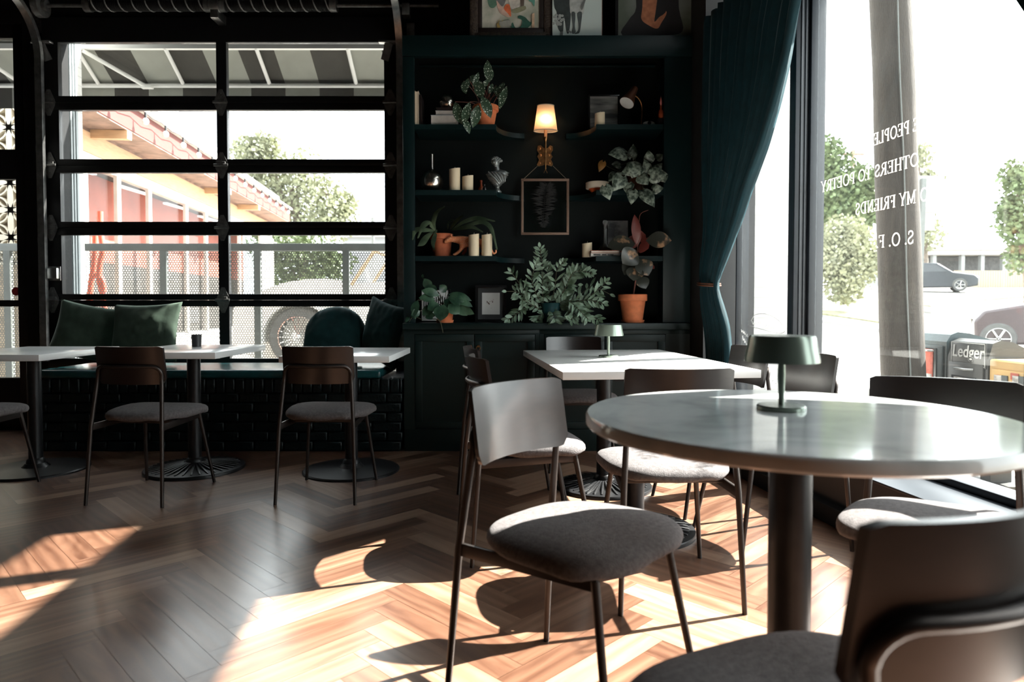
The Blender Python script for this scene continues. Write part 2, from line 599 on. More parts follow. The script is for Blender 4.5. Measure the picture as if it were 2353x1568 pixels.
# ---- walls
b = MB()
b.bx((-0.735, 4.95, -0.05), (1.5, 5.6, 2.79))                       # behind the shelving
b.bx((-0.92, 5.4, -0.05), (1.6, 5.6, CEIL))
b.bx((-3.60, 5.4, 3.13), (-0.92, 5.6, CEIL))                       # header over the garage door
b.bx((-3.83, 5.4, -0.05), (-3.60, 5.6, CEIL))
b.bx((-4.95, 5.4, 3.2), (-3.83, 5.6, CEIL))
b.bx((-6.6, 5.4, -0.05), (-4.95, 5.6, CEIL))
b.bx((-3.60, 5.4, -0.05), (-0.92, 5.6, 0.42))
struct(b.build('wall_back', 'black_wall', smooth=0))

b = MB()
b.bx((0.06, -4.2, -0.3), (0.45, 4.95, 0.249))                         # knee wall
b.bx((0.0, -4.2, 3.70), (0.45, 4.95, CEIL))                           # header
b.bx((0.0, 4.47, 0.249), (0.22, 4.95, 3.701))
b.bx((0.22, 4.665, 0.249), (0.45, 4.95, 3.701))
b.bx((0.0, -4.2, 0.249), (0.45, 0.28, 3.701))
b.xf(MW)
struct(b.build('wall_right', 'knee', smooth=0))
struct(MB().bx((0.0, -4.2, 0.0), (0.059, 4.6, 0.085), 0.004).xf(MW).build('baseboard_right', 'black_wall', smooth=0))
struct(MB().bx((-6.6, -4.2, -0.05), (-6.45, 5.6, CEIL)).build('wall_left', 'dark_room', smooth=0))
struct(MB().bx((-6.6, -4.35, -0.05), (2.5, -4.2, CEIL)).build('wall_rear', 'dark_room', smooth=0))
pc0, pc1 = WR(-4.45, .45, 0), WR(5.4, .45, 0)
struct(MB().prism([(-6.6, -4.35), (pc0.x, -4.35), (pc1.x, 5.6), (-6.6, 5.6)], CEIL, CEIL + .15).build('ceiling', 'black_wall', smooth=0))

# ---- street windows in the angled wall
NG = 0.34
def UZ(px, py, n):
    """where the sight line of a photo point meets the plane n of the street wall: (u, z)"""
    d = ray(px, py); o = V((0, 0, HC))
    q = o + d * ((WR(0, n, 0) - o).dot(EN) / d.dot(EN))
    return (q - WO).dot(EU), q.z
def win(name, u0, u1, z0, z1):
    w = struct(thing(name, None, None, WR((u0 + u1) / 2, NG, z0)))
    f = MB()
    f.bx((0.285, u0, z0), (0.40, u1, z0 + 0.03), 0.004)
    f.bx((0.285, u0, z1 - 0.05), (0.40, u1, z1), 0.004)
    f.bx((0.30, u0, z0), (0.38, u0 + 0.02, z1), 0.003)
    f.bx((0.30, u1 - 0.02, z0), (0.38, u1, z1), 0.003)
    f.bx((0.29, u0, 2.84), (0.39, u1, 2.90), 0.004)
    f.xf(MW).build('window_frame', 'navy_frame', w)
    MB().bx((NG - .003, u0 + 0.021, z0 + 0.031), (NG + .003, u1 - 0.021, 2.839)).xf(MW).build('pane', 'glass', w, smooth=0)
    MB().bx((NG - .003, u0 + 0.021, 2.901), (NG + .003, u1 - 0.021, z1 - 0.051)).xf(MW).build('pane', 'glass', w, smooth=0)
    return w
ZW0, ZW1 = 0.264, 3.70
WIN_A = win('window_1', 3.848, 4.645, ZW0, ZW1)
WIN_B = win('window_2', 2.330, 3.782, ZW0, ZW1)
WIN_C = win('window_3', 0.28, 2.270, ZW0, ZW1)
def mull(name, u0, u1, n0):
    m_ = MB()
    m_.bx((n0, u0, ZW0), (0.40, u1, ZW1), 0.003)
    if u1 - u0 > 0.03:
        for nn in (0.25, 0.275, 0.30):
            m_.bx((nn, u0 - 0.006, ZW0), (nn + 0.012, u1, ZW1), 0.002)
    struct(m_.xf(MW).build(name, 'navy_frame'))
mull('trim_1', 3.784, 3.846, 0.223)
mull('trim_2', 2.272, 2.328, 0.223)
mull('trim_3', 4.647, 4.664, 0.249)
struct(MB().bx((0.045, 0.282, 0.250), (0.41, 4.66, 0.2635), 0.003).xf(MW).build('trim_4', 'navy_frame'))
# unseen board added outside, shaped so its shadow parts the floor's sun patches
fb = thing('sun_block_board', 'unseen dark board added off the facade to block sun above the street windows', 'sign board', WR(2.0, 0.9, 3.15))
MB().bx((0.87, -4.2, 3.15), (0.92, 4.9, 3.81), 0.004).xf(MW).build('board', 'black_frame', fb)
for u in (-1.5, 1.0, 4.6):
    MB().bx((0.452, u, 3.40), (0.869, u + .03, 3.43)).xf(MW).build('bracket', 'black_iron', fb)

# vinyl lettering on the big pane: mirrored, it faces the street
def arc(cx, cy, rx, ry, a0, a1, n=10):
    return [(cx + rx * cos(R(a0 + (a1 - a0) * i / n)), cy + ry * sin(R(a0 + (a1 - a0) * i / n))) for i in range(n + 1)]
TK, TN = 0.15, 0.055
def srf(x, y, w=0.26): return ([(x - w / 2, y), (x + w / 2, y)], TN)
LET = {
 'I': (0.42, [([(0.2, 0), (0.2, 1)], TK), srf(0.2, 0.02), srf(0.2, 0.98)]),
 'T': (0.75, [([(0.37, 0), (0.37, 1)], TK), ([(0.04, 0.97), (0.7, 0.97)], TN), ([(0.04, 0.97), (0.03, 0.76)], TN), ([(0.7, 0.97), (0.71, 0.76)], TN), srf(0.37, 0.02)]),
 'H': (0.9, [([(0.2, 0), (0.2, 1)], TK), ([(0.7, 0), (0.7, 1)], TK), ([(0.2, 0.5), (0.7, 0.5)], TN)] + [srf(a, b) for a in (0.2, 0.7) for b in (0.02, 0.98)]),
 'E': (0.75, [([(0.2, 0), (0.2, 1)], TK), ([(0.06, 0.97), (0.62, 0.97)], TN), ([(0.2, 0.52), (0.5, 0.52)], TN), ([(0.06, 0.03), (0.66, 0.03)], TN), ([(0.62, 0.97), (0.62, 0.78)], TN), ([(0.66, 0.03), (0.68, 0.24)], TN), ([(0.5, 0.42), (0.5, 0.62)], TN)]),
 'F': (0.7, [([(0.2, 0), (0.2, 1)], TK), ([(0.06, 0.97), (0.62, 0.97)], TN), ([(0.2, 0.52), (0.5, 0.52)], TN), ([(0.62, 0.97), (0.62, 0.78)], TN), ([(0.5, 0.42), (0.5, 0.62)], TN), srf(0.2, 0.02)]),
 'L': (0.7, [([(0.2, 0), (0.2, 1)], TK), ([(0.06, 0.03), (0.62, 0.03)], TN), ([(0.62, 0.03), (0.64, 0.26)], TN), srf(0.2, 0.98)]),
 'P': (0.72, [([(0.2, 0), (0.2, 1)], TK), ([(0.2, 0.97)] + arc(0.36, 0.735, 0.25, 0.235, 90, -90) + [(0.2, 0.5)], TN * 1.5), srf(0.2, 0.02), ([(0.06, 0.98), (0.22, 0.98)], TN)]),
 'R': (0.82, [([(0.2, 0), (0.2, 1)], TK), ([(0.2, 0.97)] + arc(0.36, 0.745, 0.24, 0.225, 90, -90) + [(0.2, 0.52)], TN * 1.5), ([(0.4, 0.52), (0.68, 0.03), (0.8, 0.03)], TK * 0.85), srf(0.2, 0.02), ([(0.06, 0.98), (0.22, 0.98)], TN)]),
 'S': (0.66, [(arc(0.33, 0.74, 0.21, 0.23, 30, 200, 9) + [(0.24, 0.56), (0.42, 0.46)] + arc(0.32, 0.26, 0.22, 0.23, 40, -160, 9), TN * 2), ([(0.52, 0.72), (0.52, 0.96)], TN), ([(0.1, 0.05), (0.1, 0.3)], TN)]),
 'O': (0.95, [(arc(0.46, 0.5, 0.36, 0.47, 0, 360, 22), TN * 2)]),
 'G': (0.95, [(arc(0.47, 0.5, 0.36, 0.47, 40, 340, 18), TN * 2), ([(0.8, 0.03), (0.8, 0.42)], TK * 0.8), srf(0.78, 0.43), ([(0.75, 0.98), (0.75, 0.76)], TN)]),
 'M': (1.08, [([(0.18, 0), (0.18, 1)], TN), ([(0.18, 1), (0.53, 0.08)], TK), ([(0.53, 0.05), (0.88, 1)], TN), ([(0.88, 0), (0.88, 1)], TK), srf(0.18, 0.02), srf(0.88, 0.02), ([(0.05, 0.98), (0.2, 0.98)], TN), ([(0.86, 0.98), (1.0, 0.98)], TN)]),
 'N': (0.92, [([(0.18, 0), (0.18, 1)], TN), ([(0.18, 1), (0.72, 0.02)], TK), ([(0.72, 0), (0.72, 1)], TN), srf(0.18, 0.02), srf(0.72, 0.98), ([(0.05, 0.98), (0.2, 0.98)], TN)]),
 'Y': (0.85, [([(0.42, 0), (0.42, 0.45)], TK), ([(0.12, 1), (0.42, 0.42)], TK), ([(0.72, 1), (0.42, 0.42)], TN), srf(0.42, 0.02), srf(0.12, 0.98, 0.22), srf(0.72, 0.98, 0.22)]),
 'D': (0.9, [([(0.2, 0), (0.2, 1)], TK), ([(0.06, 0.97), (0.36, 0.97)] + arc(0.36, 0.5, 0.4, 0.47, 90, -90, 12) + [(0.06, 0.03)], TN * 1.6)]),
 '.': (0.3, [(arc(0.13, 0.07, 0.035, 0.035, 0, 360, 8), 0.09)]),
 ';': (0.3, [(arc(0.13, 0.4, 0.035, 0.035, 0, 360, 8), 0.09), ([(0.14, 0.1), (0.09, -0.1)], 0.09)]),
 ' ': (0.36, []),
}
def ribbon(mb, pts, w, fn):
    pts = [V(p) for p in pts]
    L, Rr = [], []
    for i, p in enumerate(pts):
        a = pts[max(i - 1, 0)]; c = pts[min(i + 1, len(pts) - 1)]
        t = (c - a)
        t = t.normalized() if t.length > 1e-9 else V((1, 0))
        nn = V((-t.y, t.x)) * (w / 2)
        L.append(p + nn); Rr.append(p - nn)
    vs = [fn(p, h) for h in (0, 1) for s_ in (L, Rr) for p in s_]
    n = len(pts); fs = []
    for i in range(n - 1):
        fs.append((i, i + 1, n + i + 1, n + i)); fs.append((2 * n + i, 3 * n + i, 3 * n + i + 1, 2 * n + i + 1))
    mb.raw(vs, fs)

def text_line(txt, u0, u1, z, h, parent):
    mb = MB()
    total = sum(LET[c][0] for c in txt)
    k = (u1 - u0) / total
    x = 0
    for c in txt:
        w, strokes = LET[c]
        for pts, tw in strokes:
            ribbon(mb, [((x + px) * k, py * h) for px, py in pts], tw * h, lambda p, hh: WR(u0 + p.x, NG + 0.0045 + 0.0008 * hh, z + p.y))
        x += w
    o = mb.build('lettering', MT['vinyl'], parent, smooth=0)
    lab(o, 'white vinyl serif lettering')
    return o
def vinyl_mat():
    m, nt, b = newmat('cream_vinyl'); nt.nodes.remove(b)
    tl = nd(nt, 'ShaderNodeBsdfTranslucent', Color=(0.9, 0.86, 0.8, 1)); df = nd(nt, 'ShaderNodeBsdfDiffuse', Color=(0.75, 0.70, 0.63, 1))
    mx = nd(nt, 'ShaderNodeMixShader', Fac=0.5); nt.links.new(df.outputs[0], mx.inputs[1]); nt.links.new(tl.outputs[0], mx.inputs[2])
    nt.links.new(mx.outputs[0], nt.nodes['Material Output'].inputs[0]); return m
MT['vinyl'] = vinyl_mat()
def textpx(txt, p0, p1, h):
    (ua, za), (ub, zb_) = UZ(*p0, NG), UZ(*p1, NG)
    text_line(txt, ua, ub, (za + zb_) / 2 - h / 2, h, WIN_B)
textpx('SOME PEOPLE GO', (2167, 262), (1968, 335), 0.058)
textpx('TO PRIESTS; OTHERS TO POETRY', (2314, 308), (1884, 428), 0.058)
textpx('I TO MY FRIENDS', (2167, 432), (1963, 486), 0.058)
textpx('S. O. F.', (2098, 543), (2010, 558), 0.060)

# chalk-pen scribble on the narrow pane
mb = MB()
def GP(px, py):
    d = ray(px, py); o = V((0, 0, HC))
    t = (WR(0, NG - 0.005, 0) - o).dot(EN) / d.dot(EN)
    return o + d * t
MT['chalk'] = mat('chalk_pen', (0.85, 0.84, 0.8), 0.8)
mb.tube(bez([GP(*p) for p in [(1726, 738), (1735, 724), (1760, 722), (1785, 733), (1800, 750), (1803, 762), (1790, 766), (1755, 758), (1724, 750)]], 5), 0.0016, 5)
rs = random.Random(5)
for (x0, y0, x1, y1) in [(1728, 741, 1750, 743), (1755, 748, 1783, 753), (1703, 760, 1718, 772), (1706, 775, 1722, 800), (1738, 842, 1745, 850), (1765, 843, 1782, 856), (1752, 855, 1790, 886), (1738, 877, 1762, 892)]:
    n = 9
    pts = [GP(x0 + (x1 - x0) * i / n, y0 + (y1 - y0) * i / n + (5 if i % 2 else -3) * rs.uniform(0.5, 1.1)) for i in range(n + 1)]
    mb.tube(bez(pts, 3), 0.0013, 4)
lab(mb.build('handwriting', MT['chalk'], WIN_A), 'white chalk pen scribble in an oval')

# ---- sectional garage door
DOOR = struct(thing('door_1', None, None, (xpx(514, YD), YD, 0.5)))
rows = [(98.3, 221.5), (253.5, 366.5), (397.5, 510.0), (541.0, 676.0), (705.0, 824.0)]
rz = [(zpx(a, YD), zpx(c, YD)) for a, c in rows]
joints = [zpx(y, YD) for y in (237, 381, 524.5, 690)]
XL, XR = xpx(110, YD), xpx(917, YD)
XGL, XGM0, XGM1, XGR = xpx(146, YD), xpx(505, YD), xpx(528, YD), xpx(886, YD)
zt = zpx(40, YD); zb = zpx(845, YD)
tops = [zt] + [j - 0.0004 for j in joints]
bots = [j + 0.0004 for j in joints] + [zb]
D0, D1 = YD - 0.012, YD + 0.035
for (gt, gb), t_, b_ in zip(rz, tops, bots):
    s = MB()
    s.bx((XL, D0, gt), (XR, D1, t_), 0.003)
    s.bx((XL, D0, b_), (XR, D1, gb), 0.003)
    for a, c in ((XL, XGL), (XGM0, XGM1), (XGR, XR)):
        s.bx((a, D0 + 0.001, gb - 0.001), (c, D1 - 0.001, gt + 0.001), 0.0)
    sec = s.build('section', 'black_frame', DOOR)
    for a, c in ((XGL, XGM0), (XGM1, XGR)):
        MB().bx((a + 0.001, YD + 0.008, gb + 0.001), (c - 0.001, YD + 0.014, gt - 0.001)).build('pane', 'glass', sec, smooth=0)
def hinge(x, z, y=D0):
    h = MB()
    k = [(0, .1), (.012, .1), (.048, .02), (.048, -.02), (.012, -.1), (-.012, -.1), (-.048, -.02), (-.048, .02), (-.012, .1)]
    h.prism(k[1:], 0.001, 0.007, M.Translation((x, y, z)) @ M.Rotation(R(90), 4, 'X'))
    h.cyl((x - 0.055, y - 0.016, z), (x + 0.055, y - 0.016, z), 0.011, seg=10)
    h.box((x, y - 0.012, z + 0.012), (0.07, 0.014, 0.03), None, 0.004)
    for dz in (-.07, -.045, .045, .07):
        h.cyl((x, y - 0.004, z + dz), (x, y - 0.013, z + dz), 0.006, seg=8)
    h.build('hinge', 'steel_dull', DOOR)
for j in joints:
    for x in (xpx(124, YD), xpx(515, YD), xpx(900, YD)):
        hinge(x, j)
for sx, px in ((1, 118), (-1, 897)):                                   # top roller brackets
    x = xpx(px, YD); z = zpx(102, YD)
    t = MB()
    t.box((x, D0 - 0.03, z), (0.14, 0.05, 0.016), None, 0.003)
    t.beam((x - 0.01 * sx, D0 - 0.04, z - 0.01), (x + 0.03 * sx, D0 - 0.008, z - 0.13), 0.06, 0.006, V((0, 1, 0)))
    t.cyl((x, D0 - 0.03, z), (x - 0.09 * sx, D0 - 0.03, z), 0.008, seg=8)
    t.build('top_bracket', 'steel', DOOR)
t = MB()
x, z = xpx(131, YD), zpx(629, YD)
t.box((x, D0 - 0.022, z), (0.075, 0.04, 0.085), None, 0.006)
t.box((x, D0 - 0.004, z), (0.09, 0.006, 0.11), None, 0.002)
t.build('latch', 'steel', DOOR)

# tracks
def track(name, x, label, strip_side):
    t = thing(name, label, 'door track', (x, YD - 0.05, 0.56))
    y0 = YD - 0.055
    path = [V((x, y0, 0.56)), V((x, y0, 2.88))]
    r = 0.40
    for i in range(1, 13):
        a = pi / 2 * i / 12
        path.append(V((x, y0 - r + r * cos(a), 2.88 + r * sin(a))))
    path.append(V((x, y0 - r - 2.6, 2.88 + r)))
    prof = [(-.026, -.022), (.026, -.022), (.026, .012), (.02, .012), (.02, -.016), (-.02, -.016), (-.02, .022), (-.026, .022)]
    m_ = MB()
    n = len(path); rings = []
    for i, p in enumerate(path):
        a = path[max(i - 1, 0)]; c = path[min(i + 1, n - 1)]
        tg = (c - a).normalized()
        ax = V((1, 0, 0)); nn = tg.cross(ax)
        rings.append([m_.bm.verts.new(p + ax * px_ * strip_side + nn * py_) for px_, py_ in prof])
    for A, B in zip(rings, rings[1:]):
        for k in range(len(prof)):
            k2 = (k + 1) % len(prof)
            m_.bm.faces.new((A[k], A[k2], B[k2], B[k]))
    m_.build('rail', 'steel', t)
    for zz in (0.8, 1.5, 2.2, 2.8):
        br = MB(); br.box((x - 0.035 * strip_side, y0 + 0.03, zz), (0.03, 0.05, 0.05), None, 0.004)
        br.build('wall_bracket', 'steel_dull', t)
    return t
track('door_track', xpx(103, YD - 0.05), 'curved galvanised track on the door side next to the glazed side door', 1)
track('door_track', xpx(922, YD - 0.05), 'curved galvanised track between the garage door and the bookcase', -1)
# steel angle by the bookcase
a = MB()
xa = xpx(944, 5.3)
a.bx((xa - 0.03, 5.29, 0.56), (xa + 0.03, 5.30, 2.82), 0.002)
a.bx((xa + 0.02, 5.29, 0.56), (xa + 0.03, 5.395, 2.82), 0.002)
a.bx((xa - 0.02, 5.28, 2.72), (xa + 0.04, 5.289, 3.15), 0.002)
tag(a.build('steel_angle', 'steel_dull'), 'upright steel angle beside the bookcase edge', 'steel angle')
# torsion springs on their shaft
sp = thing('torsion_spring', 'torsion spring shaft with striped coils above the garage door', 'door spring', (xpx(500, 5.2), 5.2, 3.2))
zs = zpx(13, 5.22)
MB().cyl((xpx(85, 5.22), 5.22, zs), (xpx(1010, 5.22), 5.22, zs), 0.013).build('shaft', 'steel_dull', sp)
for p0, p1 in ((215, 488), (520, 772)):
    a0, a1 = xpx(p0, 5.22), xpx(p1, 5.22)
    c = MB(); c.cyl((a0, 5.22, zs), (a1, 5.22, zs), 0.036, seg=20)
    cs = c.build('coil', 'spring', sp)
    h = MB(); turns = 70; nn = turns * 10
    h.tube([V((a0 + (a1 - a0) * i / nn, 5.22 + 0.037 * cos(2 * pi * turns * i / nn), zs + 0.037 * sin(2 * pi * turns * i / nn))) for i in range(nn + 1)], 0.0065, 5)
    h.build('winding', 'spring', cs)
    h = MB(); turns = 9; nn = turns * 16
    ptsA = [V((a0 + (a1 - a0) * i / nn, 5.22 + 0.0405 * cos(2 * pi * turns * i / nn), zs + 0.0405 * sin(2 * pi * turns * i / nn))) for i in range(nn + 1)]
    h.tube(ptsA, 0.0055, 6)
    h.build('paint_mark', 'spring_mark', cs)
    for xx in (a0, a1):
        e = MB(); e.cyl((xx - 0.025, 5.22, zs), (xx + 0.025, 5.22, zs), 0.047, seg=20)
        e.build('end_cone', 'steel_dull', cs)
cb = MB(); xx = xpx(504, 5.22)
cb.bx((xx - 0.03, 5.19, zs - 0.10), (xx + 0.03, 5.38, zs - 0.03), 0.004); cb.cyl((xx - 0.035, 5.22, zs), (xx + 0.035, 5.22, zs), 0.05, seg=20)
cb.build('centre_bracket', 'steel', sp)
d = MB(); xx = xpx(108, 5.22)
d.cyl((xx - 0.03, 5.22, zs), (xx + 0.02, 5.22, zs), 0.085, seg=28); d.cyl((xx + 0.02, 5.22, zs), (xx + 0.05, 5.22, zs), 0.04, seg=18)
d.build('cable_drum', 'steel_dull', sp)
d = MB(); xx = xpx(936, 5.22)
d.box((xx, 5.24, zs - 0.03), (0.06, 0.08, 0.09), None, 0.006); d.build('end_bearing', 'steel', sp)
pl = MB()
x0, x1 = xpx(84, 5.38), xpx(108, 5.38)
zA, zB = zpx(-12, 5.38), zpx(74, 5.38)
pl.prism([(x0, zA), (x1, zA), (x1, zB), (x1 - 0.03, zB), (x0, zB + 0.08)], 0.002, 0.008, M.Translation((0, 5.395, 0)) @ M.Rotation(R(90), 4, 'X'))
for i in range(6):
    pl.box((x0 + 0.03, 5.384, zB + 0.10 + i * 0.03), (0.03, 0.004, 0.008)); pl.box((x1 - 0.02, 5.384, zB + 0.02 + i * 0.03), (0.02, 0.004, 0.008))
pl.build('slotted_plate', 'steel_dull', sp)

# ---- glazed side door
D2 = struct(thing('door_2', None, None, (-4.3, 5.45, 0.1)))
X0, X1 = -4.95, -3.83
panes = [(90, 345), (413, 690), (705, 868)]
pz = [(zpx(a, 5.45), zpx(c, 5.45)) for a, c in panes]
xg = xpx(48, 5.45)
s = MB()
s.bx((xg, 5.42, -0.02), (X1 + 0.002, 5.48, 3.22), 0.003)
s.bx((X0, 5.42, -0.02), (X0 + 0.1, 5.48, 3.22), 0.003)
for a, c in ((pz[0][0], 3.22), (pz[1][0], pz[0][1]), (pz[2][0], pz[1][1]), (-0.02, pz[2][1])):
    s.bx((X0 + 0.09, 5.425, a), (xg + 0.01, 5.475, c), 0.002)
s.build('door_frame', 'black_frame', D2)
for a, c in pz:
    MB().bx((X0 + 0.1, 5.446, c), (xg, 5.452, a)).build('pane', 'glass', D2, smooth=0)
st = MB()
c = AT(37, 670, 5.44)
st.lathe([(0.0, 0), (0.034, 0), (0.034, 0.002), (0, 0.002)], c, 24, M.Rotation(R(90), 4, 'X'))
MT['sticker'] = mat('faded_sticker', (0.35, 0.16, 0.15), 0.7)
sk = lab(st.build('no_smoking_sticker', 'sticker', D2), 'round no smoking sticker')
st = MB()
st.beam(c + V((-.02, -.004, -.02)), c + V((.02, -.004, .02)), 0.006, 0.002, V((0, 1, 0)))
MT['red_ink'] = mat('red_ink', (0.4, 0.03, 0.03), 0.6)
st.lathe([(0.027, 0), (0.032, 0), (0.032, 0.001), (0.027, 0.001)], c + V((0, -.003, 0)), 24, M.Rotation(R(90), 4, 'X'))
st.build('ring_print', 'red_ink', sk)
# ================================================================== chairs
def seat_pad(prof, a=0.225, b=0.215, yc=0.015, ex=2.9, seg=48, taper=0.13):
    m_ = MB()
    rings = []
    for (s, z) in prof:
        if s == 0:
            rings.append([m_.bm.verts.new((0, yc, z))]); continue
        r_ = []
        for k in range(seg):
            t = 2 * pi * k / seg
            c, s_ = cos(t), sin(t)
            x = a * math.copysign(abs(c) ** (2 / ex), c); y = b * math.copysign(abs(s_) ** (2 / ex), s_)
            x *= 1 + taper * y / b
            wob = 0.003 * sin(9 * t) * (1 if z < 0.43 else 0)
            r_.append(m_.bm.verts.new((x * s, yc + y * s, z + wob + 0.006 * (abs(x) / a) ** 2 * (1 if z > 0.43 else 0))))
        rings.append(r_)
    for A, B in zip(rings, rings[1:]):
        for k in range(seg):
            k2 = (k + 1) % seg
            if len(A) == 1: m_.bm.faces.new((A[0], B[k], B[k2]))
            elif len(B) == 1: m_.bm.faces.new((A[k2], A[k], B[0]))
            else: m_.bm.faces.new((A[k2], A[k], B[k], B[k2]))
    return m_

def make_chair():
    t = thing('dining_chair', 'x', 'chair')
    seat_pad([(0, .461), (.4, .460), (.7, .456), (.86, .450), (.95, .442), (.99, .432), (1.0, .424), (.985, .415), (.95, .411), (.8, .410), (0, .410)]).build('seat', 'seat', t, False, 180)
    # curved plywood back with rounded lower corners
    m_ = MB(); nu, nv = 25, 9; hw = 0.179
    def P(i, j, side):
        u = -1 + 2 * i / (nu - 1)
        x = hw * u
        e = hw - abs(x)
        rr = 0.03
        zl = 0.597 + (rr - sqrt(max(0, rr * rr - (rr - e) ** 2)) if e < rr else 0)
        zu = 0.787 - (0.006 - sqrt(max(0, 0.006 ** 2 - (0.006 - e) ** 2)) if e < 0.006 else 0)
        z = zl + (zu - zl) * j / (nv - 1)
        y = -0.222 + x * x / (2 * 0.34) - (z - 0.69) * 0.16 + side * 0.0065
        return V((x, y, z))
    fr = [[m_.bm.verts.new(P(i, j, 1)) for j in range(nv)] for i in range(nu)]
    bk = [[m_.bm.verts.new(P(i, j, -1)) for j in range(nv)] for i in range(nu)]
    for i in range(nu - 1):
        for j in range(nv - 1):
            m_.bm.faces.new((fr[i][j], fr[i][j + 1], fr[i + 1][j + 1], fr[i + 1][j]))
            m_.bm.faces.new((bk[i][j], bk[i + 1][j], bk[i + 1][j + 1], bk[i][j + 1]))
        for j in (0, nv - 1):
            m_.bm.faces.new((fr[i][j], fr[i + 1][j], bk[i + 1][j], bk[i][j]))
    for j in range(nv - 1):
        for i in (0, nu - 1):
            m_.bm.faces.new((fr[i][j], fr[i][j + 1], bk[i][j + 1], bk[i][j]))
    m_.build('backrest', 'chair_wood', t, False, 50)
    # hoop behind the back
    def yb(x, z): return -0.222 + x * x / (2 * 0.34) - (z - 0.69) * 0.16 - 0.0165
    w = 0.168; pts = [(-0.171, -0.194, 0.60), (-0.168, yb(w, .64), 0.645)]
    for k in range(0, 7):
        a = pi - pi / 2 * k / 6
        x = -w + 0.04 + 0.04 * cos(a); z = 0.648 + 0.04 * sin(a)
        pts.append((x, yb(x, z), z))
    for k in range(1, 8):
        x = -w + 0.04 + (2 * (w - 0.04)) * k / 8
        pts.append((x, yb(x, .688), .688))
    pts += [(-x, y, z) for x, y, z in pts[:9]][::-1]
    MB().tube(pts, 0.0088, 10).build('back_frame', 'chair_metal', t, False, 60)
    for s in (-1, 1):
        MB().tube([(s * .2, -.252, 0), (s * .186, -.222, .39), (s * .171, -.194, .601)], [0.0085, 0.0105, 0.0095], 10).build('leg', 'chair_metal', t, False, 60)
    for s in (-1, 1):
        MB().tube([(s * .2, .238, 0), (s * .157, .165, .40)], [0.0085, 0.0105], 10).build('leg', 'chair_metal', t, False, 60)
    for s in (-1, 1):
        MB().beam((s * .184, -.22, .386), (s * .157, .172, .392), 0.011, 0.033, bev=0.003).build('side_rail', 'chair_metal', t, False)
    MB().beam((-.155, .14, .398), (.155, .14, .398), 0.03, 0.018, bev=0.003).build('cross_bar', 'chair_metal', t, False)
    MB().beam((-.172, -.10, .398), (.172, -.10, .398), 0.03, 0.018, bev=0.003).build('cross_bar', 'chair_metal', t, False)
    return t

CH0 = make_chair()
_first = [True]
GR1, GR2, GR3 = 'chairs along the brick bench', 'chairs around the long white table', 'chairs around the round marble table'
def chair(x, y, hx, hy, label, group):
    rz = atan2(-hx, hy)
    if _first[0]:
        o = CH0; _first[0] = False
    else:
        o = copy_tree(CH0)
    return place(o, (x, y, 0), rz, label, group)

chair(-2.885, 3.60, 0.10, 1, 'grey padded chair cut by the photo edge, facing the bench near the side door', GR1)
chair(-1.893, 3.59, 0.09, 1, 'grey padded dining chair facing the bench table that carries the black cup', GR1)
chair(-0.974, 3.617, 0.02, 1, 'grey padded dining chair facing the bench table nearest the bookcase', GR1)
chair(0.542, 2.41, -0.02, 1, 'chair with brown back at the near short end of the long white table', GR2)
chair(0.41, 4.25, 0.05, -1, 'dining chair between the far end of the long white table and the cabinets', GR2)
chair(0.055, 2.80, 0.98, 0.2, 'dark chair on the shelf side of the long white table, nearer the camera', GR2)
chair(0.00, 3.40, 0.985, 0.17, 'dark chair beside the long white table in front of the cabinet ring pulls', GR2)
chair(1.085, 2.87, -0.98, -0.2, 'dark chair back on the window side of the long table, behind the dark lamp', GR2)
chair(1.0, 3.37, -0.98, -0.17, 'dining chair on the window side of the long white table, beside the gathered curtain', GR2)
chair(0.158, 1.672, 0.75, -0.66, 'chair with a shiny back and half sunlit seat tucked under the round marble table', GR3)
chair(1.09, 1.72, -0.53, -0.85, 'dining chair between the round marble table and the lettered window', GR3)
chair(0.415, 0.885, -0.42, 0.91, 'dark dining chair closest to the camera, its back cut by the photo corner', GR3)

# ================================================================== tables
def ped_base(mb, r, ribbed):
    if ribbed:
        mb.lathe([(0, 0.06), (0.042, 0.06), (0.05, 0.05), (0.07, 0.042), (r * .55, 0.026), (r - .02, 0.02), (r - .004, 0.018), (r, 0.012), (r, 0.0), (0, 0.0)], seg=64)
        for k in range(36):
            a = 2 * pi * k / 36
            mb.beam((0.06 * cos(a), 0.06 * sin(a), 0.046), ((r - .03) * cos(a), (r - .03) * sin(a), 0.021), 0.010, 0.008, bev=0.002)
    else:
        mb.lathe([(0, 0.045), (0.055, 0.045), (0.062, 0.035), (0.075, 0.024), (r * .6, 0.018), (r - .006, 0.014), (r, 0.008), (r, 0.0), (0, 0.0)], seg=64)

def pedestal(t, x, y, ztop, r, rb, ribbed, sub=True):
    m_ = MB(); ped_base(m_, rb, ribbed); m_.xf(M.Translation((x, y, 0.0))); m_.build('base', 'black_iron', t, True, 35)
    m_ = MB(); m_.cyl((x, y, 0.04), (x, y, ztop - 0.006), r, seg=28)
    m_.lathe([(0, 0), (r + .014, 0), (r + .010, .02), (r, .03), (0, .03)], (x, y, .045), 28)
    m_.box((x, y, ztop - 0.006), (0.22, 0.22, 0.010)); m_.build('column', 'black_iron', t, True, 35)

